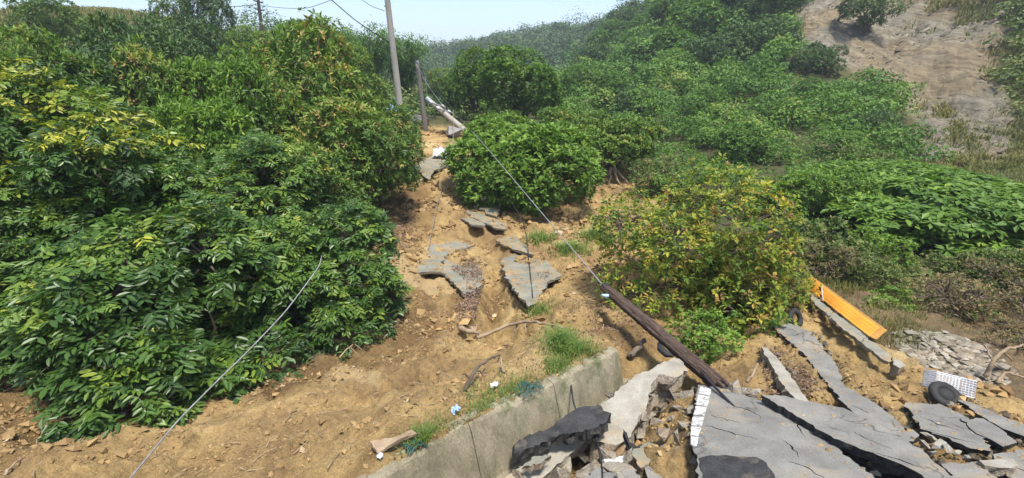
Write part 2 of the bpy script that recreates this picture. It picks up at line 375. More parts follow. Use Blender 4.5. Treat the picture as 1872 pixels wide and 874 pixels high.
# terrain material: bare earth, rock face, gravel and undergrowth by zone
def ground_mat():
    m, nt, b, out = newmat('earth')
    v = coords(nt, 'Object')
    n1 = tnoise(nt, 0.55, 6, 0.6, v, 0.6)
    n2 = tnoise(nt, 4.5, 7, 0.7, v, 0.2)
    n3 = tnoise(nt, 38, 4, 0.75, v)
    soil = ramp(nt, n1, [(0.28, (0.165, 0.105, 0.053)), (0.42, (0.30, 0.20, 0.09)), (0.56, (0.42, 0.29, 0.124)), (0.72, (0.51, 0.38, 0.187))])
    soil = mix(nt, 1.0, soil, ramp(nt, n2, [(0.25, (0.55, 0.52, 0.5)), (0.5, (0.95, 0.95, 0.95)), (0.75, (1.22, 1.2, 1.15))]), 'MULTIPLY')
    soil = mix(nt, 1.0, soil, ramp(nt, n3, [(0.3, (0.7, 0.68, 0.66)), (0.55, (1.0, 1.0, 1.0)), (0.75, (1.3, 1.28, 1.2))]), 'MULTIPLY')
    # rock face: slanting strata
    vr0 = coords(nt, 'Object', None, (R(12), R(-34), 0))
    mp = nt.nodes.new('ShaderNodeMapping'); mp.inputs['Scale'].default_value = (0.28, 0.28, 2.0)
    nt.links.new(vr0, mp.inputs['Vector'])
    vr = mp.outputs[0]
    r1 = tnoise(nt, 1.1, 10, 0.72, vr, 0.9)
    rock = ramp(nt, r1, [(0.3, (0.12, 0.10, 0.075)), (0.42, (0.235, 0.205, 0.145)), (0.55, (0.335, 0.297, 0.215)), (0.75, (0.43, 0.39, 0.295))])
    rb = tnoise(nt, 0.085, 4, 0.5, v, 0.3)
    tan = ramp(nt, r1, [(0.3, (0.175, 0.128, 0.07)), (0.5, (0.33, 0.255, 0.15)), (0.7, (0.44, 0.355, 0.225))])
    rock = mix(nt, ramp(nt, rb, [(0.44, (0, 0, 0)), (0.56, (0.9, 0.9, 0.9))]), rock, tan)
    gravel = ramp(nt, tnoise(nt, 20, 5, 0.75, v), [(0.3, (0.07, 0.06, 0.05)), (0.55, (0.15, 0.135, 0.115)), (0.75, (0.25, 0.235, 0.205))])
    under = ramp(nt, n2, [(0.3, (0.040, 0.045, 0.018)), (0.55, (0.085, 0.082, 0.034)), (0.75, (0.15, 0.125, 0.06))])
    clay = ramp(nt, n2, [(0.3, (0.10, 0.072, 0.04)), (0.55, (0.19, 0.135, 0.072)), (0.75, (0.29, 0.20, 0.105))])
    soil = mix(nt, attr(nt, 'damp'), soil, mix(nt, 1.0, soil, (0.56, 0.53, 0.52), 'MULTIPLY'))
    sand = ramp(nt, n3, [(0.3, (0.33, 0.235, 0.115)), (0.7, (0.45, 0.33, 0.165))])
    soil = mix(nt, attr(nt, 'sand'), soil, sand)
    c = mix(nt, attr(nt, 'clay'), under, clay)
    c = mix(nt, attr(nt, 'soil'), c, soil)
    c = mix(nt, attr(nt, 'rock'), c, rock)
    c = mix(nt, attr(nt, 'gravel'), c, gravel)
    nt.links.new(c, b.inputs['Base Color'])
    b.inputs['Roughness'].default_value = 0.95
    b.inputs['Specular IOR Level'].default_value = 0.15
    hm = mix(nt, 0.35, n2, n3)
    b1 = nt.nodes.new('ShaderNodeBump')
    b1.inputs['Distance'].default_value = 0.9
    nt.links.new(attr(nt, 'rock'), b1.inputs['Strength'])
    nt.links.new(r1, b1.inputs['Height'])
    b2 = nt.nodes.new('ShaderNodeBump')
    b2.inputs['Strength'].default_value = 1.0
    b2.inputs['Distance'].default_value = 0.10
    nt.links.new(hm, b2.inputs['Height'])
    nt.links.new(b1.outputs[0], b2.inputs['Normal'])
    nt.links.new(b2.outputs[0], b.inputs['Normal'])
    return m
ground_mat()

# ------------------------------------------------------------------ mesh helpers
def mesh_np(name, V, polys, mat=None, tint=None, smooth=False, matidx=None):
    V = np.asarray(V, np.float32)
    me = bpy.data.meshes.new(name)
    polys = [np.asarray(p, np.int32) for p in polys if len(p)]
    loops = np.concatenate([p.ravel() for p in polys])
    tot = np.concatenate([np.full(len(p), p.shape[1], np.int32) for p in polys])
    start = np.concatenate([[0], np.cumsum(tot)[:-1]]).astype(np.int32)
    me.vertices.add(len(V)); me.vertices.foreach_set('co', V.ravel())
    me.loops.add(len(loops)); me.loops.foreach_set('vertex_index', loops)
    me.polygons.add(len(tot)); me.polygons.foreach_set('loop_start', start)
    try:
        me.polygons.foreach_set('loop_total', tot)
    except Exception:
        pass
    me.polygons.foreach_set('use_smooth', np.full(len(tot), bool(smooth)))
    if matidx is not None:
        me.polygons.foreach_set('material_index', np.asarray(matidx, np.int32))
    me.update(calc_edges=True)
    if tint is not None:
        a = me.attributes.new('tint', 'FLOAT', 'FACE')
        a.data.foreach_set('value', np.asarray(tint, np.float32))
    for mm in (mat if isinstance(mat, (list, tuple)) else [mat]):
        if mm: me.materials.append(MAT[mm])
    return me
def obj(name, me, parent=None, loc=None):
    o = bpy.data.objects.new(name, me)
    COL.objects.link(o)
    if parent is not None: o.parent = parent
    if loc is not None: o.location = loc
    return o
def tag(o, label, cat, group=None):
    o['label'] = label; o['category'] = cat
    if 'kind' not in o.keys(): o['kind'] = 'thing'
    if group: o['group'] = group
    return o
def thing(name, label, cat, loc=(0, 0, 0), group=None):
    o = bpy.data.objects.new(name, None)
    o.empty_display_size = 0.2
    COL.objects.link(o)
    o.location = loc
    return tag(o, label, cat, group)

def unit(v):
    return v / (np.linalg.norm(v, axis=-1, keepdims=True) + 1e-9)
class Acc:
    """collects arrays of faces into one mesh"""
    def __init__(s): s.V = []; s.P = []; s.T = []; s.n = 0
    def add(s, V, polys, tint=None):
        V = np.asarray(V, float).reshape(-1, 3)
        k = 0
        for p in polys:
            p = np.asarray(p)
            s.P.append(p + s.n); k += len(p)
        s.T.append(np.full(k, 0.5) if tint is None else np.broadcast_to(np.asarray(tint, float), (k,)))
        s.V.append(V); s.n += len(V)
    def mesh(s, name, mat, smooth=False):
        # keep tint order equal to polygon order
        return mesh_np(name, np.concatenate(s.V), s.P, mat, np.concatenate(s.T), smooth)

def tube_arrays(P, rad, sides=7, cap=True):
    P = np.asarray(P, float); n = len(P)
    rad = np.broadcast_to(np.asarray(rad, float), (n,))
    T = unit(np.gradient(P, axis=0))
    ref = np.array([0.0, 0.0, 1.0]) if abs(T[0][2]) < 0.9 else np.array([1.0, 0.0, 0.0])
    V = np.zeros((n, sides, 3))
    a = np.arange(sides) / sides * 2 * np.pi
    u = unit(np.cross(T[0], ref))
    for i in range(n):
        u = unit(u - T[i] * np.dot(u, T[i]))
        w = np.cross(T[i], u)
        V[i] = P[i] + rad[i] * (np.cos(a)[:, None] * u + np.sin(a)[:, None] * w)
    idx = np.arange(n * sides).reshape(n, sides)
    q = np.stack([idx[:-1], np.roll(idx[:-1], -1, 1), np.roll(idx[1:], -1, 1), idx[1:]], -1).reshape(-1, 4)
    V = V.reshape(-1, 3)
    polys = [q]
    if cap:
        V = np.concatenate([V, P[:1], P[-1:]])
        c0, c1 = n * sides, n * sides + 1
        s0 = idx[0]; s1 = idx[-1]
        polys.append(np.concatenate([np.stack([np.full(sides, c0), np.roll(s0, -1), s0], -1),
                                     np.stack([np.full(sides, c1), s1, np.roll(s1, -1)], -1)]))
    return V, polys
def wiggle(a, b, n, amp, up=0.0):
    a = np.asarray(a, float); b = np.asarray(b, float)
    t = np.linspace(0, 1, n)[:, None]
    P = a + (b - a) * t
    w = rng.normal(0, amp, (n, 3)); w[0] = 0; w[-1] = 0
    P = P + w
    P[:, 2] += up * 4 * (t[:, 0] * (1 - t[:, 0]))
    return P

LEAF6 = np.array([(0, 0, 0), (0.32, -0.5, 0.16), (0.72, -0.40, 0.10), (1, 0, -0.10), (0.72, 0.40, 0.10), (0.32, 0.5, 0.16)])
LEAF4 = np.array([(0, 0, 0), (0.5, -0.5, 0.14), (1, 0, -0.08), (0.5, 0.5, 0.14)])
def leaves(acc, P, A, N, L, Wd, tint, six=False):
    """P base, A axis, N rough normal, L length, Wd width: n leaves"""
    n = len(P)
    A = unit(A)
    S = unit(np.cross(N, A))
    N = np.cross(A, S)
    T = LEAF6 if six else LEAF4
    L = np.broadcast_to(np.asarray(L, float), (n,))[:, None, None]
    Wd = np.broadcast_to(np.asarray(Wd, float), (n,))[:, None, None]
    V = P[:, None] + A[:, None] * T[None, :, :1] * L + S[:, None] * T[None, :, 1:2] * Wd + N[:, None] * T[None, :, 2:] * Wd
    k = len(T)
    base = (np.arange(n) * k)[:, None]
    if six:
        F = np.concatenate([base + np.array([[0, 1, 2, 3]]), base + np.array([[0, 3, 4, 5]])])
    else:
        F = np.concatenate([base + np.array([[0, 1, 2]]), base + np.array([[0, 2, 3]])])
    t = np.broadcast_to(np.asarray(tint, float), (n,))
    acc.add(V.reshape(-1, 3), [F], np.concatenate([t, t]))
def rdir(n, zlo=-1.0, zhi=1.0):
    z = rng.uniform(zlo, zhi, n); a = rng.uniform(0, 2 * np.pi, n)
    r = np.sqrt(np.maximum(0, 1 - z * z))
    return np.stack([r * np.cos(a), r * np.sin(a), z], -1)

def lobes_for(hc, rx, rz, n, sub=0.45, seed=0):
    """a main ellipsoid broken into uneven lobes"""
    g = np.random.default_rng(seed)
    out = []
    for i in range(n):
        z = g.uniform(-0.75, 1.0); a = g.uniform(0, 2 * np.pi) if i else 0
        a = i * 2.39996 + g.uniform(-0.4, 0.4)
        r = math.sqrt(max(0.05, 1 - z * z)) * g.uniform(0.5, 0.85)
        s = sub * g.uniform(0.7, 1.3)
        out.append((np.array([r * rx * math.cos(a), r * rx * math.sin(a), hc + z * rz * 0.66]), np.array([s * rx, s * rx, s * rz * g.uniform(0.7, 1.1)])))
    return out
def sample_shoots(lobes, n, zlo=-0.45, inner=0.12):
    """shoot tips on the outer faces of the lobes"""
    C = np.array([l[0] for l in lobes]); Rr = np.array([l[1] for l in lobes])
    w = Rr[:, 0] * Rr[:, 2]; w = w / w.sum()
    m = int(n * 3)
    k = rng.choice(len(lobes), m, p=w)
    D = rdir(m, zlo, 1.0)
    P = C[k] + Rr[k] * D * (rng.uniform(0.78, 1.08, m) + rng.uniform(0.08, 0.28, m) * (rng.random(m) < 0.16))[:, None]
    q = (P[:, None] - C[None]) / Rr[None]
    d = (q ** 2).sum(-1)
    d[np.arange(m), k] = 9
    ok = (d.min(1) > 0.72) | (rng.random(m) < inner)
    P, D, k = P[ok][:n], unit(D[ok] / Rr[k[ok]])[:n], k[ok][:n]
    return P, D, k
def frame(D):
    ref = np.where(np.abs(D[:, 2:3]) < 0.9, np.array([[0, 0, 1.0]]), np.array([[1.0, 0, 0]]))
    Aa = unit(np.cross(D, ref))
    return Aa, np.cross(D, Aa)
def shoots(acc, P, D, tint, K=6, compound=0, L=0.11, Wd=0.04, rachis=0.22, spread=(0.7, 1.35), droop=0.35, six=False, tj=0.12):
    n = len(P)
    D = unit(D * 0.8 + np.array([0, 0, 0.55]))
    Aa, Bb = frame(D)
    for k in range(K):
        az = k * 2.39996 + rng.uniform(0, 6.28, n) * 0.35
        th = rng.uniform(spread[0], spread[1], n)
        rd = D * np.cos(th)[:, None] + np.sin(th)[:, None] * (Aa * np.cos(az)[:, None] + Bb * np.sin(az)[:, None])
        rd = unit(rd + np.array([0, 0, -1.0]) * (droop * rng.uniform(0.3, 1.2, n))[:, None])
        tt = np.clip(tint + rng.normal(0, tj, n), 0, 1)
        sc = np.clip(rng.normal(0.92, 0.24, n), 0.45, 1.45)
        if compound:
            side = unit(np.cross(rd, np.array([0, 0, 1.0])) + rng.normal(0, 0.15, (n, 3)))
            upv = np.cross(side, rd)
            for j in range(compound):
                f = (j + 0.7) / (compound + 0.2)
                base = P + rd * (rachis * f * sc)[:, None] + np.array([0, 0, -1.0]) * (0.10 * rachis * f * f)
                for sg in (-1, 1):
                    ax = rd * 0.55 + side * sg * 0.85 + np.array([0, 0, -0.28]) + rng.normal(0, 0.16, (n, 3))
                    leaves(acc, base, ax, upv + rng.normal(0, 0.28, (n, 3)), L * sc * (0.8 + 0.4 * math.sin(f * 3)), Wd * sc, np.clip(tt + rng.normal(0, 0.05, n), 0, 1), six)
        else:
            leaves(acc, P + rd * 0.02, rd, np.array([0, 0, 1.0]) + D * 0.5 + rng.normal(0, 0.35, (n, 3)), L * sc, Wd * sc, tt, six)

# tree prototypes: dict(parts=[(name, mesh)], hc, rx)
def wood(lobes, hc, rx, trunk_r, mat='bark', nl=6, twigs=None, seed=1, base_split=1):
    parts = []
    for b in range(base_split):
        a = b * 2.1 + seed
        off = np.array([math.cos(a), math.sin(a), 0]) * (0.12 * rx if base_split > 1 else 0)
        top = np.array([0.05 * rx, 0.04 * rx, hc * 0.72]) + off * 2.2
        n = 7
        P = wiggle(np.array([0, 0, -0.5]) + off, top, n, 0.035 * rx)
        V, po = tube_arrays(P, np.linspace(trunk_r * 1.25, trunk_r * 0.55, n), 9)
        parts.append(('trunk', mesh_np('trunk', V, po, mat, smooth=True)))
    for i in range(min(nl, len(lobes))):
        c, rr = lobes[i]
        k = int(rng.integers(2, n - 1))
        P2 = wiggle(P[k], c + np.array([0, 0, -0.3 * rr[2]]), 6, 0.04 * rx, 0.06 * rx)
        V, po = tube_arrays(P2, np.linspace(trunk_r * 0.5, trunk_r * 0.14, 6), 6)
        parts.append(('limb', mesh_np('limb', V, po, mat, smooth=True)))
    if twigs is not None and len(twigs):
        ac = Acc()
        C = np.array([l[0] for l in lobes])
        for p in twigs:
            c = C[np.argmin(((C - p) ** 2).sum(1))]
            V, po = tube_arrays(wiggle(c * 0.75 + p * 0.25, p, 4, 0.02 * rx), np.linspace(0.02, 0.006, 4), 4, cap=False)
            ac.add(V, po)
        parts.append(('twigs', ac.mesh('twigs', mat)))
    return parts

def proto(seed, hc, rx, rz, nlob, nshoot, mat, style, trunk_r=0.1, tint=(0.4, 0.16), tip=0.0, sub=0.45, zlo=-0.5, ntw=0, inner=0.15, lobes=None, split=1, fruit=0, nl=6):
    lobes = lobes or lobes_for(hc, rx, rz, nlob, sub, seed)
    P, D, k = sample_shoots(lobes, nshoot, zlo, inner)
    lt = np.random.default_rng(seed).normal(0, 0.07, len(lobes))
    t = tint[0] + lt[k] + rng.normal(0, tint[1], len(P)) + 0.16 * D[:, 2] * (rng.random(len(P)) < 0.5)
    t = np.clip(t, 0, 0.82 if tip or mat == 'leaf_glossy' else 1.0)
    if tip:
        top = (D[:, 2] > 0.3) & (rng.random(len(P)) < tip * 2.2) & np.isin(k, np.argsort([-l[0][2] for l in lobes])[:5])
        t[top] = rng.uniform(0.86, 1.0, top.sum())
    ac = Acc()
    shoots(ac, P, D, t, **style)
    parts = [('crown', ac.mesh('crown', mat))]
    if fruit:
        fp, fd, _ = sample_shoots(lobes, fruit, -0.1, 0.0)
        fa = Acc()
        for q in range(16):
            pp = fp + fd * 0.05 + rng.normal(0, 0.085, fp.shape) + np.array([0, 0, 0.04])
            leaves(fa, pp, rdir(len(pp)), rdir(len(pp)), 0.075, 0.06, rng.random(len(pp)))
        parts.append(('fruit_panicles', fa.mesh('fruit_panicles', 'fruit_tan')))
    tw = P[rng.choice(len(P), min(ntw, len(P)), replace=False)] if ntw else None
    parts += wood(lobes, hc, rx, trunk_r, nl=nl, twigs=tw, seed=seed, base_split=split)
    return dict(parts=parts, hc=hc, rx=rx, rz=rz)
GNAME = {}
def plant(pr, name, label, cat, px, py, Y, radius, rot=0.0, zs=None, group=None, dz=0.0):
    """a tree whose crown centre is seen at a bearing, standing on the ground below it"""
    c = at(px, py, Y)
    zg = float(H(c[0], c[1])[0])
    radius = radius * (Y / bearing(px, py)[1]) / FPX      # apparent radius -> metres at that distance
    s = radius / pr['rx']
    sz = (c[2] - zg) / pr['hc']
    if zs is not None:
        sz = zs * s
    else:
        sz = min(max(sz, 0.92 * s), 1.7 * s)
    z0 = c[2] - pr['hc'] * sz
    if z0 > zg:                     # keep the foot on the ground
        z0 = zg - 0.05
    o = thing(name, label, cat, (c[0], c[1], z0 + dz), group)
    o.rotation_euler = (0, 0, rot)
    o.scale = (s, s, sz)
    for nm, me in pr['parts']:
        c_ = obj(nm, me, o)
        if nm in ('twigs', 'fruit_panicles'): c_['kind'] = 'stuff'
    return o

# ------------------------------------------------------------------ outlines of the broken slabs (surveyed bearings)
CONC = [
 ('slab_head', 'cracked grey concrete slab tilted at the head of the slide below the poles', [(758,305),(771,294),(801,281),(821,279),(826,301),(796,310),(784,327),(773,319)], 0.30, 0.12, []),
 ('slab_upper', 'upper concrete slab left of the bright green bush', [(853,362),(868,355),(901,363),(912,373),(910,397),(896,391),(875,379)], 0.22, 0.10, []),
 ('slab_lower', 'narrow concrete slab just below the upper slab by the bush', [(846,387),(875,384),(910,401),(927,419),(907,417),(885,407)], 0.18, 0.10, []),
 ('slab_small', 'small concrete slab lying left of the narrow slab', [(840,399),(880,399),(887,411),(863,410)], 0.18, 0.12, []),
 ('slab_left', 'curved concrete slab at the left side of the slide', [(772,466),(793,444),(829,436),(864,450),(828,461),(811,472),(805,495),(760,498)], 0.20, 0.14, []),
 ('slab_left_low', 'cracked concrete piece covered in litter below the curved slab', [(816,467),(840,475),(878,488),(884,520),(850,535),(822,508),(806,496)], 0.28, 0.14, []),
 ('slab_right', 'large concrete slab with a leaf strewn end in the middle of the slide', [(917,481),(939,457),(1002,480),(1026,505),(1004,516),(981,550),(967,555),(946,541),(924,508)], 0.26, 0.10, []),
 ('slab_right_back', 'thin dark slab behind the large leaf strewn slab', [(907,437),(942,433),(976,463),(939,456),(921,448)], 0.2, 0.12, []),
]
ROAD = [
 ('asphalt_slab', 'main asphalt road slab with a white edge line at bottom right', [(1276,706),(1324,708),(1391,731),(1428,753),(1475,786),(1519,813),(1560,846),(1610,880),(1640,915),(1285,915),(1278,870),(1268,826),(1262,800),(1270,745)], 0.20, 0.10,
   [[(1325,733),(1372,750),(1392,765)],[(1290,774),(1318,783),(1350,794),(1385,803)],[(1433,807),(1450,822),(1462,838)],[(1443,845),(1480,858),(1510,880)],[(1350,770),(1330,765),(1300,757)],[(1420,742),(1455,775),(1470,800)]]),
 ('asphalt_slab', 'long asphalt slab heaved up behind the main road slab', [(1391,722),(1428,723),(1482,734),(1543,746),(1573,762),(1610,778),(1649,799),(1700,835),(1735,868),(1765,905),(1715,895),(1684,868),(1640,847),(1594,829),(1523,801),(1463,763)], 0.30, 0.13,
   [[(1560,790),(1590,806),(1630,822)],[(1600,830),(1640,840),(1690,858)]]),
 ('asphalt_slab', 'sunken asphalt sliver in the gap between the two largest road slabs', [(1518,806),(1560,815),(1594,830),(1674,869),(1614,866),(1556,838)], 0.10, 0.10, []),
 ('asphalt_slab', 'narrow winding asphalt strip sliding down beside the bare earth', [(1411,596),(1446,592),(1483,608),(1505,635),(1523,657),(1540,690),(1545,708),(1589,731),(1634,761),(1656,787),(1640,795),(1600,778),(1573,764),(1550,746),(1523,716),(1493,676),(1470,646)], 0.11, 0.07,
   [[(1438,612),(1455,613),(1464,609)],[(1560,742),(1590,757)]]),
 ('asphalt_slab', 'cracked asphalt slab in front of the white wire basket', [(1655,736),(1716,738),(1759,757),(1795,785),(1812,826),(1775,820),(1723,796),(1683,784),(1668,762)], 0.11, 0.08,
   [[(1680,760),(1720,776),(1760,786)],[(1690,786),(1730,797),(1790,812)]]),
 ('asphalt_slab', 'jagged asphalt piece at the right with a dark cracked edge', [(1757,765),(1798,766),(1830,784),(1860,809),(1834,817),(1809,803),(1780,788)], 0.12, 0.08, []),
 ('asphalt_slab', 'strip of road edge running out of the right side of the frame', [(1748,726),(1790,742),(1823,757),(1880,780),(1960,815),(1960,850),(1880,800),(1841,786),(1787,757)], 0.07, 0.07, []),
 ('asphalt_slab', 'asphalt piece at the bottom right corner beside the pale rubble', [(1720,848),(1787,844),(1830,880),(1850,915),(1790,915),(1750,880)], 0.16, 0.10, []),
 ('asphalt_slab', 'small tilted asphalt block beside the pale broken kerb', [(1640,790),(1668,785),(1682,795),(1672,808),(1650,806)], 0.22, 0.10, []),
 ('asphalt_slab', 'asphalt sheet at the far bottom right corner', [(1815,830),(1872,822),(1960,840),(1960,915),(1860,900)], 0.14, 0.10, [[(1840,850),(1880,862),(1920,890)]]),
]
KERB = [('kerb_strip', 'pale concrete kerb strip sliding down left of the asphalt strip', [(1392,634),(1402,636),(1424,658),(1458,704),(1482,738),(1456,732),(1428,698),(1402,652)], 0.16, 0.14, []),
        ('kerb_strip', 'pale concrete edge along the gap of the main road slab', [(1480,790),(1492,797),(1525,818),(1562,842),(1572,850),(1558,850),(1515,822)], 0.13, 0.12, []),
        ('kerb_strip', 'short pale kerb piece at the bottom right', [(1790,842),(1850,838),(1862,850),(1850,856),(1800,850)], 0.2, 0.1, [])]
QUIET = [gpoly(s[2]) for s in ROAD + KERB]

# ------------------------------------------------------------------ the ground
SOIL = [gpoly([(-120,700),(60,680),(150,690),(300,700),(480,680),(600,640),(690,560),(715,500),(690,440),(640,395),(690,360),(745,330),(762,262),(765,232),(860,232),(850,300),(860,320),(900,330),(960,310),(1010,290),(1050,284),(1100,284),(1190,330),(1210,400),(1240,470),(1260,560),(1280,620),(1350,630),(1400,600),(1450,560),(1470,520),(1500,545),(1640,655),(1720,690),(1872,735),(2100,800),
               (2100,1000),(1872,1000),(900,1100),(0,1100),(-300,1000),(-250,760)])]
CLAY = [gpoly([(1660,500),(1760,520),(1880,560),(2050,600),(2050,840),(1800,740),(1690,690),(1620,620)]),
        gpoly([(680,300),(760,300),(760,420),(700,470),(640,420)]),
        gpoly([(1420,420),(1560,430),(1620,520),(1640,640),(1560,600),(1470,540)]),
        gpoly([(-100,620),(300,640),(640,600),(700,520),(720,640),(480,720),(-100,740)])]
ROCK = [gpoly([(1478,-60),(1452,60),(1470,105),(1520,110),(1570,140),(1600,170),(1645,185),(1668,230),(1690,300),(1790,300),(1850,275),(1845,210),(1812,140),(1850,60),(1840,-60)])]
GRAVEL = [gpoly([(1640,618),(1712,612),(1775,640),(1815,692),(1760,706),(1700,668)])]
DAMP = [gpoly([(430,720),(480,650),(620,600),(710,540),(760,560),(830,600),(800,640),(700,650),(600,690),(500,730)]), gpoly([(-100,720),(120,700),(330,730),(300,790),(150,800),(-100,790)]),
        gpoly([(885,500),(905,520),(915,600),(960,615),(900,630),(876,590)]), gpoly([(680,330),(760,310),(770,400),(740,470),(690,480)]), gpoly([(1070,600),(1180,560),(1260,640),(1150,650)]), gpoly([(1400,660),(1480,680),(1500,730),(1420,720)]),
        gpoly([(600,850),(700,780),(760,800),(690,880)])]
SAND = [gpoly([(722,505),(770,498),(812,508),(838,528),(830,550),(760,545),(725,530)]), gpoly([(590,690),(660,670),(740,690),(700,720),(620,720)]), gpoly([(1240,780),(1262,790),(1268,820),(1250,830)]), gpoly([(780,330),(840,320),(850,350),(800,360)])]
def zone(X, Y, polys, seed, wob=0.12):
    r = np.sqrt(X * X + Y * Y)
    dx = wob * r * 0.35 * fbm(X / (0.12 * r + 0.6), Y / (0.12 * r + 0.6), seed, 3)
    dy = wob * r * 0.35 * fbm(X / (0.12 * r + 0.6) + 9, Y / (0.12 * r + 0.6) + 5, seed + 3, 3)
    m = np.zeros(X.shape, bool)
    for p in polys:
        m |= inpoly(X + dx, Y + dy, p)
    return m.astype(float)
def gline(pts):
    return np.array([gp(a, b)[:2] for a, b in pts])
GULLY = [(gline([(893,500),(897,540),(905,585),(925,612)]), 0.55, -0.50), (gline([(870,420),(900,450),(905,480)]), 0.45, -0.28), (gline([(700,640),(790,596),(850,612)]), 0.22, -0.12),
         (gline([(560,700),(640,690),(700,720),(760,690)]), 0.18, -0.10), (gline([(500,800),(570,780),(640,800),(690,770)]), 0.16, -0.09), (gline([(840,480),(868,520),(866,580),(850,600)]), 0.40, 0.22),
         (gline([(1000,560),(1040,570),(1060,590)]), 0.45, 0.25), (gline([(790,345),(820,330),(850,345)]), 0.6, 0.3), (gline([(330,800),(420,770),(520,760)]), 0.25, 0.08), (gline([(730,430),(745,480),(720,530)]), 0.7, 0.35),
         (gline([(120,850),(240,820),(380,840)]), 0.2, -0.08), (gline([(1560,700),(1600,690),(1660,715)]), 0.2, 0.08)]
def relief(X, Y, soil, rock):
    """unevenness of the ground on top of the smooth surface"""
    r = np.sqrt(X * X + Y * Y)
    far = np.clip((r - 30) / 60, 0, 1)
    ter = 0.9 * X + 1.3 * Y + 1.2 * fbm(X * 0.5, Y * 0.5, 23, 3)
    big = 0.10 * fbm(X * 0.7, Y * 0.7, 3, 3) + 0.10 * np.clip((np.abs((ter % 1.6) - 0.8) - 0.25) * 2.2, -0.5, 0.5) * np.clip(0.5 + fbm(X * 0.4, Y * 0.4, 27, 2), 0, 1)
    rough = np.clip(0.55 + 0.9 * fbm(X * 0.6, Y * 0.6, 15, 2), 0.15, 1.3)
    clods = 0.08 * fbm(X * 2.2, Y * 2.2, 11, 3) + rough * (0.09 * np.abs(noise2(X * 3.4, Y * 3.4, 21)) + 0.075 * (0.4 - np.abs(fbm(X * 6.0, Y * 6.0, 31, 3))) + 0.034 * fbm(X * 15, Y * 15, 35, 2))
    lump = rough * np.maximum(0, noise2(X * 5.5, Y * 5.5, 41) - 0.2) * 0.14
    gul = -0.16 * np.maximum(0, 0.35 - np.abs(fbm(X * 0.75 + 3, Y * 0.35, 51, 3))) * soil
    cut = np.zeros(X.shape)
    nb = (r < 30) & (Y > 1)
    if nb.any():
        xa, ya = X[nb], Y[nb]
        c = np.zeros(xa.shape)
        for line, wdt, dep in GULLY:
            dm = np.full(xa.shape, 99.0)
            for i in range(len(line) - 1):
                a, b = line[i], line[i + 1]
                ab = b - a
                t = np.clip(((xa - a[0]) * ab[0] + (ya - a[1]) * ab[1]) / (ab @ ab), 0, 1)
                dm = np.minimum(dm, np.hypot(xa - a[0] - t * ab[0], ya - a[1] - t * ab[1]))
            dm = dm * (1 + 0.5 * fbm(xa * 3, ya * 3, 97, 2))
            c = c + dep * np.clip(1 - dm / wdt, 0, 1) ** 0.8
        cut[nb] = c
    al = (X - WT[0][0]) * wd[0] + (Y - WT[0][1]) * wd[1]
    dd = (X - WT[0][0]) * wnrm[0] + (Y - WT[0][1]) * wnrm[1]
    calm = np.where((al > -1.2) & (al < WLEN + 0.3), np.clip((np.abs(dd + 0.02) - 0.22) / 0.5, 0.0, 1), 1.0)
    near = soil * calm * (big + clods + lump + gul + cut)
    hill = (1 - soil) * ((1 - np.clip((r - 14) / 12, 0, 1)) * (0.07 * fbm(X * 2.4, Y * 2.4, 63, 3) + 0.03 * fbm(X * 8, Y * 8, 65, 2)) + 0.12 * fbm(X * 0.6, Y * 0.6, 61, 3) + far * 1.6 * fbm(X * 0.05, Y * 0.05, 71, 4))
    st = (X * 0.42 + Y * -0.25) * 0.5
    cu, cv = 0.75 * X - 0.66 * Y, 0.66 * X + 0.75 * Y
    rk = rock * (0.8 * (0.3 - np.abs(fbm(cu * 0.28, cv * 0.07, 87, 3))) + 0.3 * fbm(cu * 0.7, cv * 0.5, 89, 4, 0.6) + 0.45 * fbm(X * 0.22, Y * 0.22, 81, 4) + 0.15 * (np.abs(((st + 0.8 * fbm(X * 0.1, Y * 0.1, 85, 2)) % 1.0) - 0.5) - 0.25) + 0.35 * np.abs(fbm(X * 0.6, Y * 0.6, 91, 3)))
    return near + hill + rk
def smoothmask(g, k=1):
    for _ in range(k):
        g = (g + np.roll(g, 1, 0) + np.roll(g, -1, 0)) / 3
        h = g.copy(); h[:, 1:-1] = (g[:, 1:-1] + g[:, 2:] + g[:, :-2]) / 3
        g = h
    return g
def GZ(X, Y):
    """ground height with its unevenness (earth zones only)"""
    X = np.atleast_1d(np.asarray(X, float)); Y = np.atleast_1d(np.asarray(Y, float))
    s = zone(X, Y, SOIL, 5)
    return H(X, Y) + relief(X, Y, s, 0 * s)
front = np.linspace(R(-62), R(62), 470)
back = np.linspace(R(62), R(298), 92)[1:-1]
ang = np.concatenate([front, back])
rad = np.concatenate([[0.05, 0.5, 1.0, 1.5, 2.0, 2.4], np.geomspace(2.7, 12, 215), np.geomspace(12, 40, 90)[1:], np.geomspace(40, 75, 75)[1:], np.geomspace(75, 140, 40)[1:], np.geomspace(140, 1200, 46)[1:]])
TA, TR = np.meshgrid(ang, rad, indexing='ij')
GX, GY = TR * np.sin(TA), TR * np.cos(TA)
GH = H(GX, GY)
ms = smoothmask(zone(GX, GY, SOIL, 5), 2)
mc = smoothmask(zone(GX, GY, CLAY, 6), 3)
mr = smoothmask(zone(GX, GY, ROCK, 7, 0.06), 1)
mg = smoothmask(zone(GX, GY, GRAVEL, 8), 3)
md = smoothmask(zone(GX, GY, DAMP, 12, 0.3), 4) * 0.9
mn = smoothmask(zone(GX, GY, SAND, 14, 0.2), 3)
mq = np.zeros(GX.shape)
nearby = (GY > 1) & (TR < 40)
for p_ in QUIET:
    mq[nearby] = np.maximum(mq[nearby], inpoly(GX[nearby], GY[nearby], p_))
mq = smoothmask(mq, 3)
GZZ = GH + relief(GX, GY, ms, mr) * (1 - 0.85 * mq) - 0.06 * mq
na, nr = GX.shape
idx = np.arange(na * nr).reshape(na, nr)
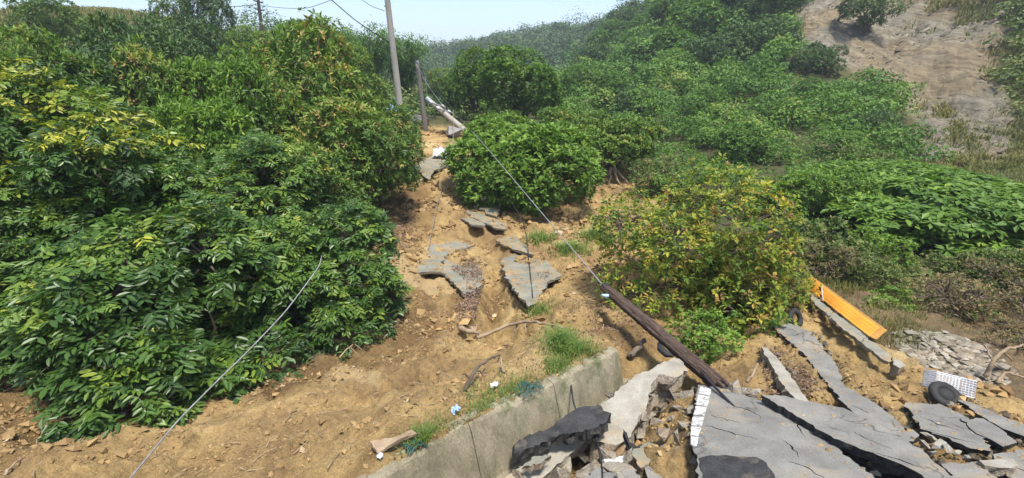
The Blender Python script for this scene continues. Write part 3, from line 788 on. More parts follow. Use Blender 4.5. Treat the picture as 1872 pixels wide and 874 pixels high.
nxt = np.roll(idx, -1, 0)
q = np.stack([idx[:, :-1], idx[:, 1:], nxt[:, 1:], nxt[:, :-1]], -1).reshape(-1, 4)
me = mesh_np('ground', np.stack([GX, GY, GZZ], -1).reshape(-1, 3), [q[:, ::-1]], 'earth', smooth=True)
for nm, arr in (('soil', ms), ('clay', mc), ('rock', mr), ('gravel', mg), ('damp', md), ('sand', mn)):
    a = me.attributes.new(nm, 'FLOAT', 'POINT')
    a.data.foreach_set('value', arr.ravel().astype(np.float32))
ground = obj('ground', me)
ground['kind'] = 'structure'

# ------------------------------------------------------------------ scatter helpers
def scatter(poly, n, wt=None):
    lo, hi = poly.min(0), poly.max(0)
    out = np.zeros((0, 2))
    for _ in range(40):
        p = rng.uniform(lo, hi, (n * 2, 2))
        p = p[inpoly(p[:, 0], p[:, 1], poly)]
        if wt is not None:
            p = p[rng.random(len(p)) < wt(p)]
        out = np.concatenate([out, p])
        if len(out) >= n: break
    return out[:n]
def stuff(name, me, label, cat):
    o = obj(name, me)
    o['kind'] = 'stuff'
    tag(o, label, cat)
    return o
def lump_leaves(acc, C, Rd, T, per, L, zlo=-0.1, flat=0.75, wr=0.62, droop=0.3):
    """leaf cover over rounded shrubs: C centres, Rd radii, T tints, per leaves per square metre of surface"""
    n = np.maximum(6, (per * 2 * np.pi * Rd ** 2 * flat).astype(int))
    k = np.repeat(np.arange(len(C)), n)
    m = len(k)
    D = rdir(m, zlo, 1.0)
    # lumpy outline
    b = 1 + 0.22 * np.sin(D[:, 0] * 5 + k * 1.7) * np.sin(D[:, 1] * 5 + k * 2.3) + 0.12 * np.sin(D[:, 2] * 9 + k)
    P = C[k] + D * (Rd[k] * b * rng.uniform(0.78, 1.06, m))[:, None] * np.array([1, 1, flat])
    N = unit(D * 1.1 + np.array([0, 0, 0.35]) + rng.normal(0, 0.36, (m, 3)))
    A = unit(np.cross(N, rdir(m))) + np.array([0, 0, -droop])
    Ls = L[k] * rng.uniform(0.65, 1.3, m)
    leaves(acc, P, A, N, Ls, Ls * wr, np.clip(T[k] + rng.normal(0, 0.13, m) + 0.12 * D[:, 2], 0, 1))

# ------------------------------------------------------------------ hillside scrub (uncountable growth)
HILL_R = gpoly([(1020,175),(1060,110),(1130,60),(1210,10),(1330,-40),(1440,-40),(1440,110),(1460,150),(1560,160),(1640,215),(1680,300),(1720,330),(1700,420),(1560,430),(1440,440),(1330,420),(1200,390),(1120,330),(1040,290),(1000,240)], 200)
def mounds(poly, n, rmin, rmax, k, tone, seed):
    """big rounded mounds, each built of smaller shrubs"""
    big = scatter(poly, n)
    r = np.hypot(big[:, 0], big[:, 1])
    keep = rng.random(len(big)) < np.clip(45 / r, 0.3, 1.0)
    big, r = big[keep], r[keep]
    Rb = rng.uniform(rmin, rmax, len(big)) * np.clip(r / 38, 0.6, 1.8)
    zb = H(big[:, 0], big[:, 1])
    C, Rd, T = [], [], []
    for i in range(len(big)):
        t0 = tone + rng.normal(0, 0.13)
        D = rdir(k, -0.05, 1.0)
        c = np.array([big[i, 0], big[i, 1], zb[i] + 0.1 * Rb[i]]) + D * Rb[i] * np.array([0.85, 0.85, 0.8]) * rng.uniform(0.55, 1.0, (k, 1))
        C.append(c); Rd.append(Rb[i] * rng.uniform(0.25, 0.5, k)); T.append(np.clip(t0 + rng.normal(0, 0.07, k), 0.03, 0.92))
    return np.concatenate(C), np.concatenate(Rd), np.concatenate(T)
def hill_scrub():
    C1, R1, T1 = mounds(HILL_R, 420, 0.9, 2.3, 11, 0.42, 1)
    pts = scatter(HILL_R, 1700)
    R2 = rng.uniform(0.4, 0.9, len(pts)) * np.clip(np.hypot(pts[:, 0], pts[:, 1]) / 38, 0.65, 1.9)
    C2 = np.c_[pts, H(pts[:, 0], pts[:, 1]) + 0.1]
    T2 = np.clip(0.38 + 0.25 * fbm(pts[:, 0] * 0.14, pts[:, 1] * 0.14, 77, 3), 0.03, 0.95)
    C, Rd, T = np.concatenate([C1, C2]), np.concatenate([R1, R2]), np.concatenate([T1, T2])
    r = np.hypot(C[:, 0], C[:, 1])
    ac = Acc()
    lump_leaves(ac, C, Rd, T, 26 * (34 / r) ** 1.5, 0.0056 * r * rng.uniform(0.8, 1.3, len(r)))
    print('vines', ac.n // 2)
    stuff('hillside_vines', ac.mesh('hillside_vines', 'leaf_vine'), 'dense green vines and scrub blanketing the right hillside below the rock scar', 'vines')
hill_scrub()
HILL_L = gpoly([(-200,300),(-200,100),(0,70),(120,40),(250,40),(400,60),(480,75),(600,110),(700,150),(760,200),(750,300),(690,360),(620,420),(640,480),(500,520),(300,560),(0,600),(-200,620)], 120)
def left_scrub():
    pts = scatter(HILL_L, 1500)
    r = np.hypot(pts[:, 0], pts[:, 1])
    Rd = np.clip(rng.lognormal(-0.15, 0.4, len(pts)), 0.35, 1.8) * np.clip(r / 26, 0.55, 1.9)
    keep = rng.random(len(pts)) < np.clip(30 / r, 0.35, 1.0)
    pts, Rd, r = pts[keep], Rd[keep], r[keep]
    Rd = np.minimum(Rd, np.clip(2.6 - (r - 26) * 0.07, 0.7, 2.6))
    C = np.stack([pts[:, 0], pts[:, 1], H(pts[:, 0], pts[:, 1]) + 0.1 * Rd], -1)
    T = np.clip(0.36 + 0.22 * fbm(pts[:, 0] * 0.2, pts[:, 1] * 0.2, 78, 3) + rng.normal(0, 0.12, len(pts)), 0.02, 0.95)
    ac = Acc()
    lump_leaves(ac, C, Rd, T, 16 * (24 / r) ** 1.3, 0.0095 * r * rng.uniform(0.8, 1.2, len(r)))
    stuff('hillside_undergrowth', ac.mesh('hillside_undergrowth', 'leaf_scrub'), 'tangled green undergrowth between the trees on the left hillside', 'undergrowth')
left_scrub()
def hollow_scrub():
    poly = gpoly([(700,215),(765,232),(850,228),(900,250),(1010,262),(1060,270),(1100,240),(1050,180),(960,168),(800,172),(700,165)], 120)
    C, Rd, T = mounds(poly, 150, 0.7, 1.6, 9, 0.36, 3)
    r = np.hypot(C[:, 0], C[:, 1])
    ac = Acc()
    lump_leaves(ac, C, Rd, T, 16 * (34 / r) ** 1.5, 0.0066 * r * rng.uniform(0.8, 1.3, len(r)))
    stuff('hollow_undergrowth', ac.mesh('hollow_undergrowth', 'leaf_scrub'), 'low undergrowth in the hollow behind the head of the slide', 'undergrowth')
    poly = gpoly([(1400,450),(1480,430),(1640,440),(1760,430),(1900,450),(1900,560),(1760,590),(1690,560),(1640,520),(1560,500)], 40)
    C, Rd, T = mounds(poly, 90, 0.22, 0.5, 8, 0.5, 4)
    r = np.hypot(C[:, 0], C[:, 1])
    ac = Acc()
    lump_leaves(ac, C, Rd, T, 90 * (12 / r) ** 1.5, 0.0072 * r * rng.uniform(0.8, 1.3, len(r)))
    stuff('bank_undergrowth', ac.mesh('bank_undergrowth', 'leaf_scrub'), 'low olive undergrowth on the bank under the canopy tree', 'undergrowth')
    poly = gpoly([(1850,-60),(1838,40),(1825,120),(1850,190),(1868,250),(2080,300),(2080,-60)], 90)
    C, Rd, T = mounds(poly, 160, 0.5, 1.3, 8, 0.5, 6)
    r = np.hypot(C[:, 0], C[:, 1])
    ac = Acc()
    lump_leaves(ac, C, Rd, T, 20 * (34 / r) ** 1.5, 0.0058 * r * rng.uniform(0.8, 1.3, len(r)))
    stuff('slope_scrub', ac.mesh('slope_scrub', 'leaf_scrub'), 'green scrub along the right side of the rock scar', 'scrub')
hollow_scrub()
def far_forest():
    ac = Acc()
    poly = gpoly([(420,95),(560,52),(660,80),(780,84),(880,80),(950,66),(1020,50),(1070,50),(1130,38),(1180,60),(1080,110),(1000,165),(900,170),(800,165),(700,150),(560,110)], 300)
    poly = np.concatenate([poly, ])
    pts = scatter(poly, 1500)
    # the far side of the crest too
    e = rng.uniform(0, 1, (300, 1))
    crest = np.array([at(a, b, y)[:2] for a, b, y in [(430,92,150),(540,72,210),(640,98,250),(740,104,270),(820,102,285),(880,96,285),(940,82,270),(1010,66,245),(1060,68,200),(1110,58,150),(1180,20,125)]])
    k = rng.integers(0, len(crest) - 1, 300)
    cp = crest[k] * (1 - e) + crest[k + 1] * e + rng.normal(0, 5, (300, 2))
    pts = np.concatenate([pts, cp])
    r = np.hypot(pts[:, 0], pts[:, 1])
    Rd = np.clip(rng.lognormal(0.75, 0.35, len(pts)), 1.0, 4.2)
    z = H(pts[:, 0], pts[:, 1]) + 1.6 * np.clip((r - 30) / 60, 0, 1) * fbm(pts[:, 0] * 0.05, pts[:, 1] * 0.05, 71, 4)
    C = np.stack([pts[:, 0], pts[:, 1], z + 0.3 * Rd], -1)
    Rd[-300:] *= np.where(rng.random(300) < 0.25, rng.uniform(1.2, 1.9, 300), 1.0)
    T = np.clip(0.22 + 0.2 * fbm(pts[:, 0] * 0.04, pts[:, 1] * 0.04, 79, 3) + rng.normal(0, 0.16, len(pts)), 0.0, 0.95)
    lump_leaves(ac, C, Rd, T, 4.2 * (150 / r) ** 1.5, 0.0040 * r * rng.uniform(0.8, 1.2, len(r)), zlo=-0.4, flat=1.0)
    stuff('distant_forest', ac.mesh('distant_forest', 'leaf_dark'), 'hazy wooded ridge far beyond the valley under the sky', 'forest')
far_forest()
def blades(acc, P, h, w, lean, T, up=None):
    n = len(P)
    a = rng.uniform(0, 2 * np.pi, n)
    out = np.stack([np.cos(a), np.sin(a), np.zeros(n)], -1)
    side = np.stack([-np.sin(a), np.cos(a), np.zeros(n)], -1)
    h = np.broadcast_to(h, (n,)) * rng.uniform(0.6, 1.25, n)
    ln = h * lean * rng.uniform(0.4, 1.4, n)
    w = np.broadcast_to(w, (n,))
    p1 = P + np.array([0, 0, 1.0]) * (h * 0.62)[:, None] + out * (ln * 0.35)[:, None]
    p2 = P + np.array([0, 0, 1.0]) * (h * 0.9)[:, None] + out * ln[:, None]
    s = side * (w / 2)[:, None]
    V = np.stack([P - s, P + s, p1 + s * 0.8, p1 - s * 0.8, p2], 1)
    b = (np.arange(n) * 5)[:, None]
    acc.add(V.reshape(-1, 3), [b + np.array([[0, 1, 2, 3]]), b + np.array([[3, 2, 4]])], np.concatenate([T, T]))
def grass_zone(name, polypx, n, h, w, label, mat, lean=0.5, far=200, clump=0.5):
    poly = np.array([at(*q_)[:2] for q_ in polypx]) if len(polypx[0]) == 3 else gpoly(polypx, far)
    p = scatter(poly, n)
    rr_ = np.hypot(p[:, 0], p[:, 1])[:, None]
    p = p + rng.normal(0, 0.02, p.shape) * rr_ + 0.05 * rr_ * np.c_[fbm(p[:, 0] / clump, p[:, 1] / clump, 3, 2), fbm(p[:, 1] / clump, p[:, 0] / clump, 4, 2)]
    p = p[fbm(p[:, 0] / clump, p[:, 1] / clump, 5, 2) > -0.25]
    z = H(p[:, 0], p[:, 1])
    r = np.hypot(p[:, 0], p[:, 1])
    ac = Acc()
    blades(ac, np.stack([p[:, 0], p[:, 1], z - 0.02], -1), h, w * r, lean, np.clip(rng.normal(0.5, 0.25, len(p)) + 0.3 * fbm(p[:, 0] / (3 * clump), p[:, 1] / (3 * clump), 9, 2), 0, 1))
    stuff(name, ac.mesh(name, mat), label, 'grass')
grass_zone('hilltop_grass', [(-120,60,34),(-80,20,62),(120,20,66),(300,40,64),(340,60,46),(240,90,34),(100,80,33)], 20000, 0.9, 0.0016, 'tall pale grass on the crest of the left hill', 'grass_dry', far=90, clump=4)
grass_zone('slope_grass', [(1835,-40),(1815,130),(1850,220),(1870,280),(2050,300),(2050,-60)], 7000, 0.45, 0.0011, 'grassy scrub on the slope right of the rock scar', 'grass_dry', far=90, clump=3)
grass_zone('meadow_grass', [(1690,310),(1790,295),(1880,275),(2000,290),(2000,350),(1800,345),(1730,335)], 16000, 0.4, 0.0012, 'yellowish grass at the foot of the rock scar', 'grass_dry', far=60, clump=2)
grass_zone('bank_grass', [(1400,430),(1500,440),(1600,480),(1680,560),(1700,610),(1640,640),(1560,590),(1470,520)], 9000, 0.17, 0.0010, 'dry weeds on the bank above the yellow wall', 'grass_dry', far=30, clump=0.8)
grass_zone('scar_grass', [(1700,200),(1735,180),(1770,240),(1775,275),(1720,260)], 2600, 0.4, 0.0016, 'pale grass patch growing low on the rock scar', 'grass_dry', far=90, clump=3)
grass_zone('scar_top_grass', [(1700,-30),(1790,-30),(1790,60),(1750,70),(1710,50)], 2600, 0.45, 0.0016, 'grass patch growing high on the rock scar', 'grass_dry', far=90, clump=3)

# ------------------------------------------------------------------ trees
GLOSSY = dict(K=6, compound=3, L=0.135, Wd=0.052, rachis=0.26, droop=0.55, six=True, tj=0.07)
ORCH = dict(K=9, L=0.20, Wd=0.075, droop=0.45, spread=(0.5, 1.45), tj=0.10)
BUSH = dict(K=9, L=0.21, Wd=0.095, droop=0.25, spread=(0.5, 1.3), tj=0.10)
BROAD = dict(K=9, L=0.21, Wd=0.10, droop=0.4, spread=(0.6, 1.5), tj=0.12)
nearA = proto(11, 2.6, 2.0, 2.0, 14, 760, 'leaf_glossy', GLOSSY, 0.10, (0.42, 0.19), sub=0.37, ntw=200)
nearB = proto(12, 2.4, 2.0, 2.1, 15, 760, 'leaf_glossy', GLOSSY, 0.10, (0.45, 0.20), sub=0.36, ntw=200)
nearY = proto(13, 2.8, 1.9, 2.1, 13, 700, 'leaf_glossy', GLOSSY, 0.09, (0.44, 0.15), tip=0.22, sub=0.40, ntw=120)
orchA = proto(21, 2.7, 2.1, 1.9, 16, 1500, 'leaf_orchard', ORCH, 0.12, (0.40, 0.17), sub=0.42, ntw=60)
orchB = proto(22, 2.6, 2.1, 1.8, 14, 1500, 'leaf_orchard', ORCH, 0.12, (0.48, 0.18), sub=0.44, ntw=60, fruit=70)
orchD = proto(23, 2.8, 2.1, 2.0, 18, 1500, 'leaf_dark', ORCH, 0.12, (0.38, 0.18), sub=0.40, ntw=60)
orchG = proto(24, 2.6, 2.0, 2.0, 12, 1400, 'leaf_bright', ORCH, 0.12, (0.42, 0.18), sub=0.42, ntw=60)
bush = proto(31, 2.0, 2.6, 2.2, 28, 2500, 'leaf_bright', BUSH, 0.12, (0.45, 0.16), sub=0.34, ntw=100, zlo=-0.7)
round_ = proto(32, 3.2, 2.6, 2.5, 20, 2100, 'leaf_bright', BUSH, 0.16, (0.22, 0.14), sub=0.38, zlo=-0.7)
spread = proto(33, 2.3, 2.7, 1.3, 18, 1700, 'leaf_orchard', BUSH, 0.17, (0.50, 0.13), sub=0.36, zlo=-0.3, nl=8)
yell = proto(41, 2.2, 2.1, 2.1, 22, 2900, 'leaf_yellowing', dict(K=9, L=0.108, Wd=0.05, droop=0.3, spread=(0.5, 1.4), tj=0.10), 0.08, (0.50, 0.23), sub=0.34, ntw=260, zlo=-0.6, split=2, nl=10)
ridgeA = proto(51, 3.6, 2.8, 2.6, 16, 1700, 'leaf_dark', BROAD, 0.18, (0.40, 0.18), sub=0.42)
ridgeB = proto(52, 3.4, 2.8, 2.3, 14, 1700, 'leaf_vine', BROAD, 0.18, (0.34, 0.18), sub=0.42)
flatc = proto(61, 3.1, 3.4, 0.9, 26, 1900, 'leaf_bright', dict(K=8, L=0.25, Wd=0.12, droop=0.5, spread=(0.9, 1.55), tj=0.10), 0.14, (0.38, 0.15), sub=0.34, zlo=0.0, nl=10)
scrub = proto(71, 1.2, 1.3, 1.1, 14, 900, 'leaf_scrub', dict(K=8, L=0.13, Wd=0.05, droop=0.2, spread=(0.4, 1.2), tj=0.12), 0.05, (0.45, 0.2), sub=0.4, ntw=60, split=2)
weed = proto(72, 0.8, 1.0, 0.7, 10, 420, 'leaf_bright', dict(K=7, L=0.13, Wd=0.07, droop=0.2, spread=(0.5, 1.3), tj=0.12), 0.03, (0.55, 0.2), sub=0.42, ntw=30, split=2)

LT = 'trees on the left hillside'
NT = 'large leafy trees along the left of the slide'
for pr, lab, px, py, Y, rp, rot in [
    (nearB, 'nearest glossy dark green tree overhanging the bare earth at lower left', 330, 610, 6.3, 205, 0.4),
    (nearA, 'glossy tree at the lower left corner, cut by the left edge', 40, 590, 6.4, 170, 2.0),
    (nearA, 'rounded dark glossy tree bulging towards the slide, right end of the left row', 600, 510, 8.3, 140, 1.1),
    (nearY, 'tree tipped with yellow young leaves near the left edge', 85, 330, 8.6, 150, 0.2),
    (nearY, 'leafy tree with bright yellow tips left of centre in the near row', 235, 385, 8.2, 140, 2.8),
    (nearA, 'pale lit tree in the middle of the near left row', 390, 430, 8.8, 125, 4.0),
    (nearB, 'dark glossy tree behind the middle of the near left row', 470, 400, 10.5, 135, 5.0),
    (nearB, 'dark tree between the yellow tipped tree and the left edge', 130, 470, 7.6, 140, 3.3),
    (nearA, 'dark glossy tree low behind the rounded right end tree', 520, 540, 8.6, 110, 2.5)]:
    plant(pr, 'orchard_tree', lab, 'tree', px, py, Y, rp, rot, group=NT)
for pr, lab, px, py, Y, rp, rot in [
    (orchA, 'tall tree rising against the grassy crest at the left edge', 65, 130, 13, 105, 0.3),
    (orchD, 'dark round tree below the grassy crest, upper left', 190, 195, 15, 95, 1.0),
    (orchD, 'dark shaded tree in the middle of the left hillside', 260, 150, 18, 80, 2.0),
    (orchB, 'tree with scattered brown dead leaves in the upper left', 300, 230, 15, 80, 0.0),
    (orchG, 'bright green pointed tree standing out on the left hillside', 410, 195, 15, 85, 0.7),
    (orchG, 'light green leafy tree below the bright pointed tree', 385, 290, 12.5, 90, 3.7),
    (orchB, 'fruit laden tree with tan panicles beside the slide', 640, 290, 15, 105, 0.2),
    (orchB, 'broad fruiting tree with brownish panicles left of the tall pole', 575, 185, 19, 110, 2.2),
    (orchA, 'tree in front of the foot of the tall concrete pole', 690, 235, 20, 70, 1.2),
    (orchB, 'fruiting tree between the bright pointed tree and the tall pole', 490, 250, 16, 90, 4.4),
    (orchA, 'dark green tree hanging over the left bank of the slide', 690, 320, 16.5, 62, 5.0),
    (orchA, 'leafy tree low in the gap behind the near row', 560, 350, 12, 85, 2.9),
    (orchD, 'tree on the skyline slope left of the bright pointed tree', 330, 95, 30, 62, 0.5),
    (orchA, 'tree on the skyline slope above the fruiting trees', 500, 128, 30, 60, 3.1),
    (orchD, 'dark tree crowning the left hill against the sky', 378, 30, 42, 40, 1.9),
    (orchA, 'small tree on the left hilltop beside the grass', 315, 40, 40, 34, 4.1),
    (orchA, 'pale tree on the crest under the distant utility pole', 438, 102, 34, 42, 4.9),
    (orchG, 'light tree behind the fruiting trees, left of the bamboo', 570, 100, 36, 60, 2.3),
    (orchA, 'tree on the grassy crest at the upper left', 90, 40, 34, 50, 0.9),
    (orchA, 'dense tree between hillside trees and bamboo', 640, 150, 30, 60, 5.5),
    (orchD, 'dark tree in the left hillside gap above the light green tree', 340, 150, 22, 60, 5.7)]:
    plant(pr, 'hillside_tree', lab, 'tree', px, py, Y, rp, rot, group=LT)
for pr, nm, lab, px, py, Y, rp, rot in [
    (round_, 'round_tree', 'big round dark green tree standing right of the fallen concrete pole', 945, 160, 32, 82, 0.4),
    (round_, 'round_tree', 'dark tree behind the left shoulder of the big round tree', 868, 145, 37, 50, 2.4),
    (bush, 'leafy_bush', 'large bright green bush beside the slabs in the middle of the slide', 968, 318, 18.5, 128, 0.8),
    (bush, 'leafy_bush', 'upper bright green bush joined behind the large bush', 925, 265, 22, 78, 3.0),
    (spread, 'spreading_tree', 'low spreading tree with exposed roots on the bare slope', 1118, 258, 22.8, 92, 1.3),
    (spread, 'spreading_tree', 'spreading tree between the bright bush and the rooted tree', 1045, 225, 28, 62, 4.2),
    (orchA, 'valley_tree', 'tree in the hollow behind the fallen concrete pole', 820, 165, 42, 45, 0.0),
    (orchD, 'valley_tree', 'dark tree in the hollow right of the short wooden pole', 800, 205, 39, 42, 1.0),
    (orchG, 'valley_tree', 'lighter tree in the hollow below the hazy ridge', 855, 195, 44, 40, 2.0),
    (yell, 'yellowing_tree', 'yellowing tree with brown and lime leaves behind the fallen wooden pole', 1272, 468, 8.9, 172, 0.5),
    (yell, 'yellowing_tree', 'greener half of the yellowing growth, above the broken road', 1362, 515, 8.3, 88, 3.5),
    (flatc, 'canopy_tree', 'wide flat canopy tree with pale leaves at the right edge', 1745, 385, 13.5, 210, 0.3),
    (flatc, 'canopy_tree', 'smaller flat canopy behind the wide canopy tree', 1640, 335, 17, 130, 2.2),
    (flatc, 'umbrella_tree', 'small bright umbrella shaped tree on the vine slope', 1540, 250, 25, 38, 1.2),
    (orchG, 'slope_tree', 'light leafy tree left of the wide canopy, above the weedy bank', 1510, 370, 14.5, 80, 1.2),
    (ridgeB, 'slope_tree', 'rounded tree on the vine slope above the yellowing tree', 1360, 280, 24, 60, 0.9),
    (scrub, 'bank_shrub', 'brownish shrub on the bank right of the yellowing tree', 1500, 455, 10.5, 75, 0.0),
    (scrub, 'bank_shrub', 'scrubby shrub above the yellow wall', 1580, 500, 9.6, 60, 1.7),
    (scrub, 'bank_shrub', 'low scrub against the right flank of the yellowing tree', 1455, 440, 11.5, 65, 2.0),
    (scrub, 'bank_shrub', 'low scrub behind the upper end of the yellow wall', 1530, 500, 9.9, 48, 5.0),
    (scrub, 'bank_shrub', 'low scrub on the bank above the weed clump by the wall', 1660, 515, 9.8, 50, 0.6),
    (scrub, 'bank_shrub', 'small scrub between the grey gravel and the yellow wall', 1650, 590, 7.8, 36, 1.1),
    (scrub, 'bank_shrub', 'light scrub between the umbrella tree and the canopy trees', 1570, 310, 20, 60, 2.6),
    (scrub, 'bank_shrub', 'olive scrub on the slope behind the yellowing tree', 1420, 360, 16, 60, 3.9),
    (scrub, 'bank_shrub', 'olive scrub between the rooted tree and the yellowing tree', 1210, 330, 19, 55, 0.3),
    (weed, 'bank_weed', 'green leafy weed clump just right of the yellow wall', 1625, 555, 8.4, 45, 0.4),
    (weed, 'bank_weed', 'green leafy weed clump on the bank under the canopy tree', 1600, 450, 10.5, 45, 2.4),
    (scrub, 'bank_shrub', 'green shrub in the shade under the canopy tree', 1720, 500, 10.5, 55, 3.0),
    (scrub, 'bank_shrub', 'thin shrub above the dead brown shrub', 1820, 500, 9.6, 70, 4.2),
    (weed, 'bank_weed', 'bright lime sapling under the fallen wooden pole', 1290, 610, 6.4, 55, 1.0),
    (weed, 'bank_weed', 'small lime weed at the upper end of the concrete wall', 1180, 640, 6.6, 30, 4.0),
    (weed, 'bank_weed', 'lime weed hanging left of the fallen wooden pole top', 1110, 560, 9.0, 28, 5.0)]:
    cat = 'bush' if 'bush' in nm or 'shrub' in nm else ('weed' if 'weed' in nm else 'tree')
    pl_ = plant(pr, nm, lab, cat, px, py, Y, rp, rot)
    if 'exposed roots' in lab: ROOTED = pl_
for pr, lab, px, py, Y, rp, rot in [
    (ridgeA, 'large dark tree on the ridge left of the rock scar', 1385, 88, 52, 62, 0.2),
    (ridgeA, 'dark tree filling the top edge left of the rock scar', 1405, 18, 58, 50, 1.2),
    (ridgeA, 'dark tree low on the ridge beside the scar edge', 1415, 145, 46, 38, 2.2),
    (ridgeA, 'lone dark bush hanging on the left edge of the rock scar', 1498, 112, 43, 40, 3.2),
    (ridgeA, 'green tuft tree at the top of the rock scar', 1585, 22, 50, 42, 4.2),
    (ridgeA, 'dark tree in the middle of the wooded ridge', 1310, 115, 52, 59, 5.2),
    (ridgeB, 'broad paler tree in the middle of the wooded ridge', 1275, 70, 62, 76, 0.7),
    (ridgeA, 'tree on the wooded ridge touching the top edge', 1335, 25, 66, 70, 1.7),
    (ridgeB, 'tree on the wooded ridge where the skyline leaves the frame', 1215, 45, 80, 53, 2.7),
    (ridgeA, 'small dark tree on the skyline of the right ridge', 1165, 30, 100, 30, 3.7),
    (ridgeB, 'pale tree on the middle skyline slope', 1120, 75, 90, 40, 4.7),
    (ridgeA, 'dark tree half way down the right ridge', 1190, 105, 62, 47, 5.7),
    (ridgeB, 'tree low on the right ridge above the vine slope', 1240, 140, 50, 49, 0.1),
    (ridgeA, 'dark tree at the left foot of the right ridge', 1085, 110, 75, 35, 1.1),
    (ridgeB, 'pale leafy tree at the left foot of the vine slope', 1060, 170, 48, 53, 2.1),
    (ridgeA, 'dark shrub like tree on the vine slope', 1170, 190, 42, 42, 3.1),
    (ridgeA, 'second dark tree beside the large dark tree on the ridge', 1355, 120, 50, 56, 4.4),
    (ridgeB, 'tree between the skyline and the broad paler ridge tree', 1245, 20, 76, 49, 5.0),
    (ridgeA, 'dark tree on the skyline above the middle slope', 1140, 45, 96, 33, 0.8),
    (ridgeB, 'mid green tree below the broad paler ridge tree', 1230, 100, 58, 51, 1.4),
    (ridgeA, 'dark tree at the top edge between ridge crowns', 1375, -5, 66, 64, 2.9),
    (ridgeB, 'rounded vine clad tree left on the vine slope', 1110, 175, 46, 47, 3.6),
    (ridgeB, 'vine clad mound tree in the middle of the vine slope', 1290, 205, 36, 49, 4.8),
    (ridgeB, 'vine clad mound tree right on the vine slope', 1430, 225, 31, 46, 5.9),
    (ridgeA, 'dark vine clad tree near the scar foot', 1590, 235, 30, 42, 0.6),
    (ridgeB, 'low leafy tree at the edge of the scar', 1480, 180, 38, 40, 1.9)]:
    plant(pr, 'ridge_tree', lab, 'tree', px, py, Y, rp, rot, group='trees on the right ridge')

